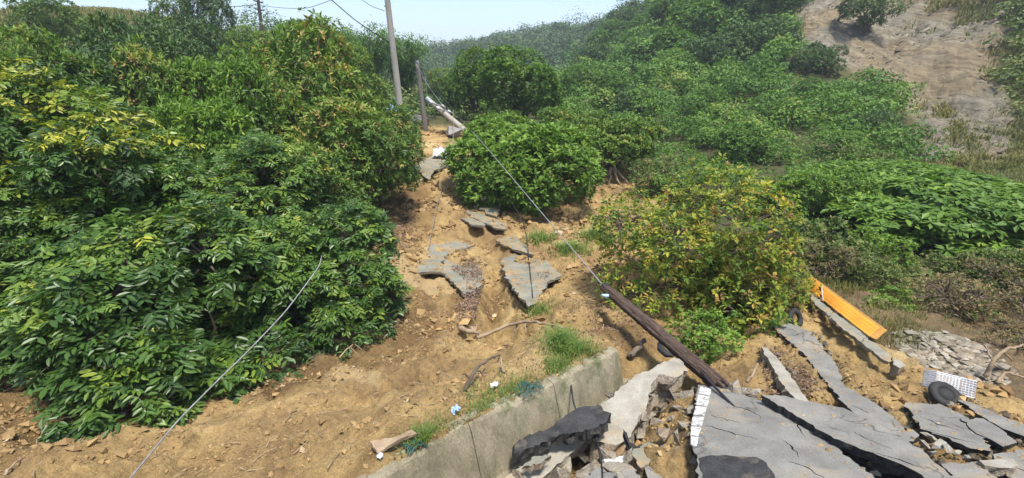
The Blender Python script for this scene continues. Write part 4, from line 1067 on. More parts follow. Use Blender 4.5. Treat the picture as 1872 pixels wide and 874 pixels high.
# ------------------------------------------------------------------ broken slabs
SURF = []
TOPS = []
def outline(P, step, jag):
    out = []
    n = len(P)
    for i in range(n):
        a, b = P[i], P[(i + 1) % n]
        k = max(1, int(np.linalg.norm(b - a) / step))
        for j in range(k):
            p = a + (b - a) * (j / k)
            f_ = 0.25 / step
            w_ = np.array([fbm(p[0] * f_ * 0.6, p[1] * f_ * 0.6, 91, 3), fbm(p[0] * f_ * 0.6 + 7, p[1] * f_ * 0.6, 92, 3)])
            out.append(p + (w_ * jag * 0.8 + rng.normal(0, jag * 0.75, 2)) * (1.0 if j else 0.3))
    return np.array(out)
def slab_mesh(name, W3, thick, mats, step=0.09, jag=0.016, grid=0.16, holes=(), rough=0.006, drape=0.5, under=0.05, bot_jag=0.03, bend=0.0, quad=False, onto=None):
    """W3: corner points in the world; returns mesh with a top, broken edges and holes for cracks"""
    W3 = np.asarray(W3, float)
    P = outline(W3[:, :2], step, jag)
    M = np.c_[np.ones(len(W3)), W3[:, :2]]
    coef, *_ = np.linalg.lstsq(M, W3[:, 2], rcond=None)
    if quad:
        c0 = W3[:, :2].mean(0)
        Q = P - c0
        zq = H(P[:, 0], P[:, 1]) + float((W3[:, 2] - H(W3[:, 0], W3[:, 1])).mean())
        B_ = np.c_[np.ones(len(Q)), Q, Q[:, 0] ** 2, Q[:, 0] * Q[:, 1], Q[:, 1] ** 2]
        reg = np.diag([0, 0, 0, 0.3, 0.3, 0.3])
        cq = np.linalg.solve(B_.T @ B_ + reg, B_.T @ zq)
    off = float((W3[:, 2] - H(W3[:, 0], W3[:, 1])).mean())
    def top(p):
        if onto is not None:
            return onto[0](p) + onto[1]
        if quad:
            q_ = p - c0
            return np.c_[np.ones(len(q_)), q_, q_[:, 0] ** 2, q_[:, 0] * q_[:, 1], q_[:, 1] ** 2] @ cq + rough * fbm(p[:, 0] * 6, p[:, 1] * 6, 3, 2)
        pl = coef[0] + coef[1] * p[:, 0] + coef[2] * p[:, 1]
        return pl * (1 - drape) + drape * (H(p[:, 0], p[:, 1]) + off) + rough * fbm(p[:, 0] * 6, p[:, 1] * 6, 3, 2) + bend * fbm(p[:, 0] * 1.1, p[:, 1] * 1.1, 13, 2)
    lo, hi = P.min(0), P.max(0)
    gx, gy = np.meshgrid(np.arange(lo[0], hi[0], grid), np.arange(lo[1], hi[1], grid))
    G = np.c_[gx.ravel(), gy.ravel()] + rng.normal(0, grid * 0.12, (gx.size, 2))
    G = G[inpoly(G[:, 0], G[:, 1], P)]
    verts = [Vector(p) for p in P]
    edges = [(i, (i + 1) % len(P)) for i in range(len(P))]
    HP = []
    for h in holes:
        h = np.asarray(h, float)
        d = np.gradient(h, axis=0); nn = unit(np.c_[-d[:, 1], d[:, 0]])
        w = 0.006 * np.sin(np.linspace(0.25, math.pi - 0.12, len(h)))[:, None] * rng.uniform(0.4, 1.5, (len(h), 1)) + 0.001
        L = np.concatenate([h + nn * w, (h - nn * w)[::-1]])
        HP.append(L)
        b = len(verts)
        verts += [Vector(p) for p in L]
        edges += [(b + i, b + (i + 1) % len(L)) for i in range(len(L))]
    verts += [Vector(p) for p in G]
    v2, e2, f2, _, _, _ = delaunay_2d_cdt(verts, edges, [], 0, 1e-5)
    V2 = np.array([tuple(v) for v in v2])
    F = np.array([f for f in f2 if len(f) == 3])
    cen = V2[F].mean(1)
    ok = inpoly(cen[:, 0], cen[:, 1], P)
    for L in HP: ok &= ~inpoly(cen[:, 0], cen[:, 1], L)
    F = F[ok]
    a, b, c = V2[F[:, 0]], V2[F[:, 1]], V2[F[:, 2]]
    cr = (b[:, 0] - a[:, 0]) * (c[:, 1] - a[:, 1]) - (b[:, 1] - a[:, 1]) * (c[:, 0] - a[:, 0])
    F[cr < 0] = F[cr < 0][:, ::-1]
    zt = top(V2)
    nV = len(V2)
    cc = P.mean(0)
    low = V2 + (cc - V2) * under / (np.linalg.norm(cc - V2, axis=1, keepdims=True) + 0.3) + rng.normal(0, bot_jag * 0.5, V2.shape)
    zb = zt - thick * (1 + rng.normal(0, 0.10, nV))
    E = np.concatenate([F[:, [0, 1]], F[:, [1, 2]], F[:, [2, 0]]])
    key = np.sort(E, 1); kk = key[:, 0].astype(np.int64) * nV + key[:, 1]
    u, inv, cnt = np.unique(kk, return_inverse=True, return_counts=True)
    B = E[cnt[inv] == 1]
    # broken edge in two courses
    bi = np.unique(B)
    nc = 2 if thick < 0.3 else 7
    rowsV = []; prev = np.arange(nV); SS = []
    for c_ in range(1, nc):
        f_ = c_ / nc
        mid = np.full(nV, -1); mid[bi] = 2 * nV + (c_ - 1) * len(bi) + np.arange(len(bi))
        cen_ = V2[bi] * (1 - f_) + low[bi] * f_
        zz_ = zt[bi] * (1 - f_) + zb[bi] * f_
        jit_ = rng.normal(0, bot_jag * 0.5, (len(bi), 2))
        if nc > 2:
            w_ = bot_jag * 1.6 * fbm(V2[bi][:, 0] * 5 + V2[bi][:, 1] * 4, zz_ * 6, 19, 3)
            jit_ = jit_ * 0.5 + unit(cc - V2[bi]) * w_[:, None]
        rowsV.append(np.c_[cen_ + jit_, zz_ + (rng.normal(0, 0.015, len(bi)) if nc > 2 else 0)])
        SS.append(np.stack([prev[B[:, 1]], prev[B[:, 0]], mid[B[:, 0]], mid[B[:, 1]]], -1))
        prev = mid
    SS.append(np.stack([prev[B[:, 1]], prev[B[:, 0]], B[:, 0] + nV, B[:, 1] + nV], -1))
    S1 = np.concatenate(SS); S2 = np.zeros((0, 4), int)
    V = np.concatenate([np.c_[V2, zt], np.c_[low, zb]] + rowsV)
    mi = np.concatenate([np.zeros(len(F), int), np.ones(len(F) + len(S1), int)])
    SURF.append(top)
    return mesh_np(name, V, [F, F[:, ::-1] + nV, S1, S2], mats, matidx=mi), coef, off
def hole_pts(px, lift):
    h = np.array([gp(a, b, lift)[:2] for a, b in px])
    t = np.linspace(0, 1, len(h)); tt = np.linspace(0, 1, len(h) * 4)
    h = np.c_[np.interp(tt, t, h[:, 0]), np.interp(tt, t, h[:, 1])]
    return h + rng.normal(0, 0.007, h.shape)
for nm, lab, poly, lift, th, _ in CONC:
    ys_ = [b for a, b in poly]
    W3 = np.array([gp(a, b, lift * 1.0 * (b - min(ys_)) / (max(ys_) - min(ys_)) + 0.03) for a, b in poly])
    th = th * 0.62
    d = float(W3[:, 1].mean())
    m_, _, _ = slab_mesh('broken_slab', W3, th, ['concrete_old_road', 'concrete_pale'], step=0.011 * d, jag=0.0042 * d, grid=0.022 * d, drape=0.15, bend=0.03, bot_jag=0.012, rough=0.003, under=0.02)
    TOPS.append((W3[:, :2], SURF[-1]))
    tag(obj('concrete_slab', m_), lab, 'concrete slab', 'concrete slabs broken up along the slide')
road_objs = []
for nm, lab, poly, lift, th, holes in ROAD:
    W3 = np.array([gp(a, b, lift) for a, b in poly])
    m_, _, _ = slab_mesh('asphalt_slab', W3, th * 0.75, ['asphalt', 'asphalt_edge'], holes=[hole_pts(h, lift) for h in holes], step=0.045, jag=0.016, grid=0.2, quad=True, bot_jag=0.010, under=0.02, rough=0.0006)
    if len(road_objs) == 0: MAIN_TOP = SURF[-1]
    TOPS.append((W3[:, :2], SURF[-1]))
    road_objs.append(tag(obj('asphalt_slab', m_), lab, 'asphalt slab', 'broken road slabs'))
for nm, lab, poly, lift, th, _ in KERB:
    W3 = np.array([gp(a, b, lift) for a, b in poly])
    m_, _, _ = slab_mesh('kerb_strip', W3, th, ['concrete_pale', 'concrete_broken'], step=0.06, jag=0.010, grid=0.10, drape=0.9)
    tag(obj('kerb_strip', m_), lab, 'kerb', 'broken kerb strips')
def crumbs():
    """crumbled bits along the broken road edges"""
    PP = []
    for nm, lab, poly, lift, th, holes in ROAD + KERB:
        Wp = np.array([gp(a, b, 0.0)[:2] for a, b in poly])
        for i in range(len(Wp)):
            a, b = Wp[i], Wp[(i + 1) % len(Wp)]
            k = int(np.linalg.norm(b - a) * 70)
            PP.append(a + (b - a) * rng.random((k, 1)) + rng.normal(0, 0.045, (k, 2)))
    p = np.concatenate(PP)
    p = p[(p[:, 1] > 2.6) & (fbm(p[:, 0] * 2, p[:, 1] * 2, 5, 2) > -0.2)]
    inq = np.zeros(len(p), bool)
    for qd in QUIET: inq |= inpoly(p[:, 0], p[:, 1], qd)
    p = p[~inq]
    n = len(p)
    s_ = np.clip(rng.lognormal(-4.1, 0.55, n), 0.006, 0.06)
    V = OCT_V[None] * s_[:, None, None] * rng.uniform(0.5, 1.4, (n, 6, 3)) + np.c_[p, H(p[:, 0], p[:, 1]) - 0.02 + rng.uniform(0.0, 0.06, n)][:, None]
    F = (np.arange(n) * 6)[:, None, None] + OCT_F[None]
    stuff('asphalt_crumbs', mesh_np('asphalt_crumbs', V.reshape(-1, 3), [F.reshape(-1, 3)], 'stone', np.repeat(np.clip(rng.normal(0.3, 0.3, n), 0, 1), 8)), 'crumbled grey bits along the broken road edges', 'rubble')
OCT_V = np.array([(1, 0, 0), (-1, 0, 0), (0, 1, 0), (0, -1, 0), (0, 0, 1), (0, 0, -1)], float)
OCT_F = np.array([[0, 2, 4], [2, 1, 4], [1, 3, 4], [3, 0, 4], [2, 0, 5], [1, 2, 5], [3, 1, 5], [0, 3, 5]])
crumbs()
def spilled(ids, density, seed):
    VV = []; n = 0
    for poly, fn in ids:
        lo, hi = poly.min(0), poly.max(0)
        k = int(np.prod(hi - lo) * density)
        p = rng.uniform(lo, hi, (k, 2))
        p = p[inpoly(p[:, 0], p[:, 1], poly)]
        if not len(p): continue
        # distance to the outline: most of it lies near the broken edges
        dm = np.full(len(p), 9.0)
        for i in range(len(poly)):
            a, b = poly[i - 1], poly[i]; ab = b - a
            t = np.clip(((p - a) @ ab) / (ab @ ab), 0, 1)
            dm = np.minimum(dm, np.hypot(*(p - a - t[:, None] * ab).T))
        w = np.exp(-dm / 0.10) + 0.12
        p = p[(rng.random(len(p)) < w) & (fbm(p[:, 0] * 1.6, p[:, 1] * 1.6, seed, 3) > -0.02)]
        if not len(p): continue
        s_ = np.clip(rng.lognormal(-4.9, 0.6, len(p)), 0.003, 0.035) * np.clip(p[:, 1] / 5, 1, 2.2)
        VV.append(OCT_V[None] * s_[:, None, None] * rng.uniform(0.5, 1.4, (len(p), 6, 3)) * np.array([1, 1, 0.6]) + np.c_[p, fn(p) + s_ * 0.1][:, None])
        n += len(p)
    V = np.concatenate(VV)
    F = (np.arange(n) * 6)[:, None, None] + OCT_F[None]
    stuff('spilled_earth', mesh_np('spilled_earth', V.reshape(-1, 3), [F.reshape(-1, 3)], 'clod', np.repeat(np.clip(rng.normal(0.55, 0.2, n), 0, 1), 8)), 'crumbs of earth spilled over the broken slabs', 'earth')
spilled(TOPS, 420, 31)
# white edge line on the main slab: short painted lengths between cracks
LN = [((1280,707),(1300,708)), ((1276,722),(1298,723)), ((1272,741),(1293,742)), ((1268,757),(1288,758)), ((1264,775),(1283,776)), ((1263,793),(1278,795)), ((1265,812),(1274,814))]
for i in range(len(LN) - 1):
    (a0, a1), (b0, b1) = LN[i], LN[i + 1]
    pts = [(a0[0], a0[1] + 1.5), (a1[0], a1[1] + 1.5), (b1[0], b1[1] - 0.5), (b0[0], b0[1] - 0.5)]
    W3 = np.array([gp(a, b, 0.20 + 0.006) for a, b in pts])
    m_, _, _ = slab_mesh('edge_line', W3 + np.array([0, 0, 0.022]), 0.016, ['paint_white', 'paint_white'], step=0.03, jag=0.004, grid=0.06, under=0.0, bot_jag=0.002, onto=(MAIN_TOP, 0.005))
    obj('edge_line', m_, road_objs[0])
# cast shadow painted as a thin dark sheet on the main slab
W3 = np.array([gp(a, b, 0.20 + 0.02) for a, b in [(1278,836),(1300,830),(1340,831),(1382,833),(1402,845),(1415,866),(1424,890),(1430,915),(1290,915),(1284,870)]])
m_, _, _ = slab_mesh('painted_shadow', W3 + np.array([0, 0, 0.01]), 0.02, ['asphalt_dark_and_shadow', 'asphalt_edge'], step=0.05, jag=0.010, grid=0.12, under=0.0, bot_jag=0.0, onto=(MAIN_TOP, 0.008))
obj('painted_shadow', m_, road_objs[0])

# ------------------------------------------------------------------ retaining wall, ditch and the big concrete lump
wall = thing('retaining_wall', 'mossy concrete retaining wall running up from the bottom edge', 'wall', tuple(WT[0]))
def lerp_wall(s):
    d = np.r_[0, np.cumsum(np.linalg.norm(np.diff(WT, axis=0), axis=1))]
    s = np.asarray(s) * d[-1]
    return np.stack([np.interp(s, d, WT[:, k]) for k in range(3)], -1)
ext0 = WT[0] - np.r_[wd, 0] * 0.9
WTe = np.vstack([ext0, WT])
def wall_panel(s0, s1):
    n = 26
    d = np.r_[0, np.cumsum(np.linalg.norm(np.diff(WTe, axis=0), axis=1))]
    s = np.linspace(s0, s1, n) * d[-1]
    T = np.stack([np.interp(s, d, WTe[:, k]) for k in range(3)], -1)
    N = np.r_[wnrm, 0]
    # cross section: (outwards, height)
    prof = [(-0.16, -0.95), (-0.16, -0.02), (-0.13, 0.0), (-0.04, 0.0), (-0.01, -0.012), (0.008, -0.035), (0.045, -0.15), (0.09, -0.3), (0.15, -0.5), (0.21, -0.7), (0.30, -1.0)]
    V = []
    for i in range(n):
        row = [T[i] + N * a + np.array([0, 0, b]) for a, b in prof]
        V.append(row)
    V = np.array(V)
    j = 0.010 * fbm(np.arange(n)[:, None] * 0.6 + np.zeros((1, len(prof))), np.arange(len(prof))[None] * 0.7 + np.zeros((n, 1)), 5, 3)
    V += j[..., None] * N
    chip = np.maximum(0, fbm(np.arange(n) * 0.45 + s0 * 40, np.zeros(n), 8, 3)) * 0.07
    V[:, 2:6, 2] -= chip[:, None]
    k = len(prof)
    ix = np.arange(n * k).reshape(n, k)
    q = np.stack([ix[:-1, :-1], ix[:-1, 1:], ix[1:, 1:], ix[1:, :-1]], -1).reshape(-1, 4)
    return mesh_np('wall_panel', V.reshape(-1, 3) - WT[0], [q, ix[:1, ::-1], ix[-1:]], 'concrete_mossy')
ss = [0.0, 0.42, 0.70, 1.0]
for i in range(3):
    obj('wall_panel', wall_panel(ss[i] + 0.001, ss[i + 1] - 0.001), wall)
def pz(pts):
    return np.array([atz(a, b, CZ + c) for a, b, c in pts])
m_, _, _ = slab_mesh('ditch_floor', pz([(1062,742,-4.36),(1098,716,-4.36),(1165,668,-4.36),(1180,662,-4.36),(1150,690,-4.30),(1100,738,-4.28),(1060,790,-4.28),(930,905,-4.28),(880,905,-4.34),(960,815,-4.36)]), 0.2, ['concrete_mossy', 'concrete_mossy'], grid=0.12, drape=0.0)
tag(obj('ditch_floor', m_), 'narrow grey concrete ditch floor between mossy wall and pale concrete lump', 'ditch')
m_, _, _ = slab_mesh('concrete_lump', pz([(1231,651,-3.72),(1250,660,-3.74),(1258,682,-3.78),(1234,690,-3.80),(1205,688,-3.84),(1190,705,-3.86),(1186,728,-3.88),(1180,752,-3.94),(1165,770,-3.96),(1150,800,-4.0),(1128,812,-4.02),(1090,812,-4.06),(1075,786,-4.04),(1100,743,-4.0),(1157,689,-3.84)]),
                      0.62, ['concrete_pale', 'concrete_broken'], step=0.05, jag=0.02, grid=0.08, drape=0.0, under=0.16, bot_jag=0.09, rough=0.02, bend=0.03)
tag(obj('concrete_lump', m_), 'huge pale concrete lump with a broken right face beside the fallen wooden pole', 'concrete lump')
m_, _, _ = slab_mesh('gutter_slab', pz([(1096,748,-4.08),(1080,800,-4.10),(1040,830,-4.14),(960,905,-4.2),(890,905,-4.2),(930,868,-4.18),(1000,815,-4.14)]), 0.16, ['concrete_pale', 'concrete_broken'], step=0.06, jag=0.015, grid=0.1, drape=0.0)
tag(obj('gutter_slab', m_), 'pale concrete gutter slab under the dark asphalt piece at the bottom', 'gutter')
def z3(x, y, z): return (900 + x / 3.735, 640 + y / 3.735, z)
m_, _, _ = slab_mesh('asphalt_chunk', pz([z3(140,720,-3.98),z3(180,605,-3.92),z3(380,540,-3.86),z3(480,470,-3.82),z3(560,400,-3.76),z3(630,380,-3.74),z3(730,385,-3.72),z3(760,420,-3.72),z3(812,430,-3.70),z3(790,470,-3.72),z3(690,535,-3.76),z3(540,560,-3.80),z3(460,575,-3.84),z3(200,695,-3.96)]),
                      0.15, ['asphalt_dark_and_shadow', 'asphalt_edge'], step=0.04, jag=0.012, grid=0.07, drape=0.0, under=-0.02, rough=0.012)
tag(obj('asphalt_chunk', m_), 'thick black asphalt chunk lying tilted across the concrete gutter', 'asphalt chunk')

# ------------------------------------------------------------------ rocks and rubble
bmi = bmesh.new(); bmesh.ops.create_icosphere(bmi, subdivisions=3, radius=1.0)
ICO_V = np.array([v.co[:] for v in bmi.verts]); ICO_F = np.array([[v.index for v in f.verts] for f in bmi.faces]); bmi.free()
bmi = bmesh.new(); bmesh.ops.create_icosphere(bmi, subdivisions=1, radius=1.0)
IC1_V = np.array([v.co[:] for v in bmi.verts]); IC1_F = np.array([[v.index for v in f.verts] for f in bmi.faces]); bmi.free()
def rock_hull(seed, npt=11):
    """angular broken lump: hull of random points, edges chipped"""
    g = np.random.default_rng(seed)
    bm = bmesh.new()
    for p in unit(g.normal(0, 1, (npt, 3))) * g.uniform(0.75, 1.15, (npt, 1)) * np.array([1, 0.85, 0.75]):
        bm.verts.new(p)
    r_ = bmesh.ops.convex_hull(bm, input=bm.verts)
    bmesh.ops.delete(bm, geom=[v for v in bm.verts if not v.link_faces], context='VERTS')
    bmesh.ops.subdivide_edges(bm, edges=bm.edges[:], cuts=2, use_grid_fill=True)
    bmesh.ops.triangulate(bm, faces=bm.faces[:])
    V = np.array([v.co[:] for v in bm.verts]); bm.verts.index_update()
    F = np.array([[v.index for v in f.verts] for f in bm.faces])
    bm.free()
    V = V * (1 + 0.035 * fbm(V[:, 0] * 3 + seed, V[:, 1] * 3 + V[:, 2] * 2.1, seed, 3)[:, None]) + g.normal(0, 0.018, V.shape)
    return V, [F]
ROCKM = {}
def rock_mesh(k, mat):
    if (k, mat) not in ROCKM:
        ROCKM[(k, mat)] = mesh_np('rock', *rock_hull(100 + k), mat)
    return ROCKM[(k, mat)]
def rock(name, p, s, mat, label, cat, group, k):
    o = obj(name, rock_mesh(k, mat))
    o.location = p
    o.scale = s
    o.rotation_euler = (random.uniform(0, 6.28), random.uniform(0, 6.28), random.uniform(0, 6.28))
    return tag(o, label, cat, group)
def ground_at(px, py, lift=0.0):
    p = gp(px, py, lift)
    return p
RUB = [  # bearing, half size in photo px
 (1255,725,18),(1238,745,16),(1262,748,15),(1228,765,15),(1248,775,16),(1222,728,17),(1208,742,15),(1232,700,14),(1268,712,12),(1214,790,16),(1240,800,15),(1200,770,14),(1258,795,12),
 (1345,712,16),(1366,716,15),(1385,716,12),(1380,730,9),(1332,706,9)]
ORD = ['leftmost', 'second from the left', 'third from the left', 'fourth from the left', 'fifth from the left', 'sixth from the left', 'seventh from the left', 'eighth from the left', 'ninth from the left', 'ninth from the right',
       'eighth from the right', 'seventh from the right', 'sixth from the right', 'fifth from the right', 'fourth from the right', 'third from the right', 'second from the right', 'rightmost']
def order(lst, i):
    k = sorted(range(len(lst)), key=lambda q: lst[q][0]).index(i); n = len(lst)
    return ORD[k] if k < (n + 1) // 2 else ORD[len(ORD) - (n - k)]
for i, (px, py, hs) in enumerate(RUB):
    p = ground_at(px, py, 0.12)
    s = hs * (p[1] / bearing(px, py)[1]) / FPX * random.uniform(0.75, 1.55)
    rock('rubble_rock', p, (s * random.uniform(0.9, 1.5), s * random.uniform(0.8, 1.2), s * random.uniform(0.6, 1.0)), 'concrete_broken',
         'pale broken rock between the big lump and the white edge line, ' + order(RUB[:13], i) if i < 13 else 'pale rock at the broken upper end of the main road slab, ' + order(RUB[13:], i - 13),
         'rock', 'rubble beside the big lump' if i < 13 else 'rocks at the road slab end', i % 9)
RUB2 = [(985,850,26),(1010,828,20),(1035,848,28),(1060,830,22),(1085,852,26),(1112,835,22),(1020,870,24),(1070,872,24),(1130,858,24),(1000,805,14),(1045,806,15),(1118,806,12),(968,862,18),(1098,878,20),(1150,832,16),(950,878,16),(1140,880,20)]
for i, (px, py, hs) in enumerate(RUB2):
    p = ground_at(px, py, 0.30)
    s = hs * (p[1] / bearing(px, py)[1]) / FPX * random.uniform(0.8, 1.45)
    rock('rubble_rock', p, (s * random.uniform(0.9, 1.6), s * random.uniform(0.8, 1.3), s * random.uniform(0.55, 0.9)), 'concrete_broken',
         'pale rubble piece heaped at the bottom edge below the black chunk, ' + order(RUB2, i), 'rock', 'rubble pile at the bottom edge', i % 9)
RUB3 = [(1700,798,16),(1716,812,14),(1690,812,12),(1735,822,12),(1705,830,10),(1770,838,10),(1750,828,9),(1600,866,12),(1575,862,10),(1800,860,12),(1830,868,10)]
for i, (px, py, hs) in enumerate(RUB3):
    p = ground_at(px, py, 0.10)
    s = hs * (p[1] / bearing(px, py)[1]) / FPX
    rock('rubble_rock', p, (s * 1.15, s, s * random.uniform(0.5, 0.8)), 'concrete_pale', 'pale kerb rubble among the asphalt slabs at lower right, ' + order(RUB3, i), 'rock', 'kerb rubble among the road slabs', i % 9)
# dark and grey road pieces in the bottom rubble pile
for lab, pts, th, mats in [
    ('grey asphalt fragment in the rubble pile left of the main slab', [z3(1020,760,-3.86),z3(1150,650,-3.84),z3(1250,690,-3.84),z3(1420,860,-3.80),z3(1460,960,-3.80),z3(1100,960,-3.84)], 0.12, ['asphalt', 'asphalt_edge']),
    ('grey concrete fragment in the middle of the bottom rubble pile', [z3(940,690,-3.84),z3(1060,630,-3.86),z3(1130,650,-3.86),z3(1150,740,-3.84),z3(1010,800,-3.82)], 0.14, ['concrete_old_road', 'concrete_broken']),
    ('dark asphalt fragment at the bottom beside the main slab', [z3(1240,690,-3.83),z3(1330,690,-3.83),z3(1400,740,-3.82),z3(1440,850,-3.80),z3(1340,850,-3.80),z3(1260,770,-3.82)], 0.10, ['asphalt', 'asphalt_edge']),
    ('upright asphalt shard leaning on the big concrete lump', [z3(890,545,-3.70),z3(925,540,-3.68),z3(940,600,-3.76),z3(1010,650,-3.86),z3(960,670,-3.88),z3(905,610,-3.80)], 0.10, ['asphalt_dark_and_shadow', 'asphalt_edge']),
    ('grey slab fragment at the left of the bottom rubble pile', [z3(215,800,-3.98),z3(270,730,-3.98),z3(405,715,-3.96),z3(330,770,-3.96)], 0.08, ['concrete_old_road', 'concrete_broken']),
    ('white painted fragment in the bottom rubble pile', [z3(760,745,-3.84),z3(900,720,-3.84),z3(910,750,-3.83),z3(800,790,-3.83)], 0.08, ['paint_white', 'concrete_broken']),
    ('dark asphalt fragment at the bottom left of the cable', [z3(640,860,-3.80),z3(720,800,-3.82),z3(760,840,-3.80),z3(900,790,-3.80),z3(1010,860,-3.78),z3(1000,980,-3.76),z3(640,980,-3.78)], 0.1, ['asphalt', 'asphalt_edge'])]:
    m_, _, _ = slab_mesh('road_fragment', pz(pts), th, mats, step=0.035, jag=0.012, grid=0.06, drape=0.0, rough=0.012)
    tag(obj('road_fragment', m_), lab, 'road fragment', 'road fragments in the rubble pile')

def scar_stones():
    p = scatter(ROCK[0], 1800)
    p = p[(fbm(p[:, 0] * 0.13, p[:, 1] * 0.13, 66, 3) + rng.normal(0, 0.2, len(p))) > 0.0]
    n = len(p)
    z = H(p[:, 0], p[:, 1]) + relief(p[:, 0], p[:, 1], np.zeros(n), np.ones(n))
    s_ = np.clip(rng.lognormal(-2.2, 0.5, n), 0.06, 0.4)
    V = IC1_V[None] * s_[:, None, None] * np.array([1.5, 0.9, 0.5]) * rng.uniform(0.55, 1.3, (n, len(IC1_V), 1))
    a = rng.normal(0.55, 0.2, n)          # plates dip with the strata
    ca, sa = np.cos(a), np.sin(a)
    V = np.stack([V[..., 0] * ca[:, None] - V[..., 2] * sa[:, None], V[..., 1], V[..., 0] * sa[:, None] + V[..., 2] * ca[:, None]], -1)
    V = V + np.c_[p, z][:, None]
    F = (np.arange(n) * len(IC1_V))[:, None, None] + IC1_F[None]
    stuff('scar_stones', mesh_np('scar_stones', V.reshape(-1, 3), [F.reshape(-1, 3)], 'stone', np.repeat(np.clip(rng.normal(0.35, 0.2, n), 0, 1), len(IC1_F))), 'broken rock plates littering the bare scar at upper right', 'rock')
scar_stones()
def gravel():
    p = scatter(GRAVEL[0], 2600)
    p = p + rng.normal(0, 0.12, p.shape)
    n = len(p)
    s_ = np.clip(rng.lognormal(-3.6, 0.5, n), 0.012, 0.08)
    V = IC1_V[None] * s_[:, None, None] * np.array([1.2, 1.0, 0.6]) * rng.uniform(0.5, 1.4, (n, len(IC1_V), 1)) + np.c_[p, H(p[:, 0], p[:, 1]) + s_ * 0.1 + relief(p[:, 0], p[:, 1], np.zeros(n), np.zeros(n))][:, None]
    F = (np.arange(n) * len(IC1_V))[:, None, None] + IC1_F[None]
    stuff('gravel', mesh_np('gravel', V.reshape(-1, 3), [F.reshape(-1, 3)], 'stone', np.repeat(np.clip(rng.normal(0.6, 0.25, n), 0, 1), len(IC1_F))), 'grey gravel spread on the bank behind the wire basket', 'gravel')
gravel()
OCT_V = np.array([(1, 0, 0), (-1, 0, 0), (0, 1, 0), (0, -1, 0), (0, 0, 1), (0, 0, -1)], float)
OCT_F = np.array([[0, 2, 4], [2, 1, 4], [1, 3, 4], [3, 0, 4], [2, 0, 5], [1, 2, 5], [3, 1, 5], [0, 3, 5]])
def clods():
    p = scatter(SOIL[0], 80000, lambda p: np.clip((7.0 / np.hypot(p[:, 0], p[:, 1])) ** 1.2, 0.05, 1) * (p[:, 1] > 2.2))
    p = p[(fbm(p[:, 0] * 0.8, p[:, 1] * 0.8, 55, 3) + rng.normal(0, 0.14, len(p))) > 0.08]
    inq = np.zeros(len(p), bool)
    for qd in QUIET: inq |= inpoly(p[:, 0], p[:, 1], qd)
    p = p[~inq][:30000]
    r = np.hypot(p[:, 0], p[:, 1])
    s = np.clip(rng.lognormal(-4.6, 0.8, len(p)), 0.004, 0.085) * np.clip(r / 7, 0.8, 2.4)
    z = GZ(p[:, 0], p[:, 1]) + s * 0.2
    n = len(p)
    IC1_V = OCT_V; IC1_F = OCT_F
    sc = s[:, None, None] * rng.uniform(0.7, 1.3, (n, 1, 3)) * np.array([1, 1, 0.75])
    V = IC1_V[None] * sc * rng.uniform(0.45, 1.45, (n, len(IC1_V), 1)) 
    a = rng.uniform(0, 6.28, (n, 1)); b = rng.uniform(-0.9, 0.9, (n, 1))
    V = np.stack([V[..., 0], V[..., 1] * np.cos(b) - V[..., 2] * np.sin(b), V[..., 1] * np.sin(b) + V[..., 2] * np.cos(b)], -1)
    V = np.stack([V[..., 0] * np.cos(a) - V[..., 1] * np.sin(a), V[..., 0] * np.sin(a) + V[..., 1] * np.cos(a), V[..., 2]], -1) + np.c_[p, z][:, None]
    F = (np.arange(n) * len(IC1_V))[:, None, None] + IC1_F[None]
    m_ = mesh_np('earth_clods', V.reshape(-1, 3), [F.reshape(-1, 3)], 'clod', np.repeat(np.clip(rng.normal(0.5, 0.2, n), 0, 1), len(IC1_F)))
    stuff('earth_clods', m_, 'crumbled orange earth clods and pebbles all over the slide', 'earth')
clods()

# ------------------------------------------------------------------ utility poles and wires
def post(name, P, rad, mat, sides=14, jit=0.0, local=True):
    V, po = tube_arrays(P, rad, sides)
    if jit:
        V = V + rng.normal(0, jit, V.shape)
    return V, po
def axis_mesh(name, a, b, r0, r1, mat, n=12, sides=14, jit=0.0, groove=0.0):
    """mesh along local z from 0 to length, to be rotated onto a-b"""
    a = np.asarray(a, float); b = np.asarray(b, float)
    L = np.linalg.norm(b - a)
    P = np.c_[np.zeros(n), np.zeros(n), np.linspace(0, L, n)]
    V, po = tube_arrays(P, np.linspace(r0, r1, n), sides)
    if groove:
        an = np.arctan2(V[:, 1], V[:, 0])
        k = 1 + groove * np.sin(an * 5 + 0.4 * V[:, 2]) * np.sin(an * 3 + 1.3) + groove * 0.6 * noise2(an * 3, V[:, 2] * 0.8, 4)
        V[:, :2] *= k[:, None]
    if jit: V = V + rng.normal(0, jit, V.shape)
    return mesh_np(name, V, po, mat, smooth=True), L
def aim(o, a, b):
    o.location = tuple(a)
    o.rotation_euler = Vector(np.asarray(b, float) - np.asarray(a, float)).to_track_quat('Z', 'Y').to_euler()
def pole(name, label, a, b, r0, r1, mat, **kw):
    t = thing(name, label, 'utility pole')
    aim(t, a, b)
    m_, L = axis_mesh('shaft', a, b, r0, r1, mat, **kw)
    obj('shaft', m_, t)
    return t, L
def bar(name, p, q, r, mat, parent, sides=6):
    V, po = tube_arrays(np.linspace(np.asarray(p, float), np.asarray(q, float), 3), r, sides)
    return obj(name, mesh_np(name, V, po, mat), parent)
def insulator(p, s, parent):
    prof = [(0.0, 0.03), (0.04, 0.06), (0.08, 0.03), (0.12, 0.07), (0.16, 0.03), (0.2, 0.055), (0.24, 0.02)]
    P = np.array([[p[0], p[1], p[2] + h * s] for h, _ in prof])
    V, po = tube_arrays(P, [r * s for _, r in prof], 10)
    return obj('insulator', mesh_np('insulator', V, po, 'plastic_white', smooth=True), parent)
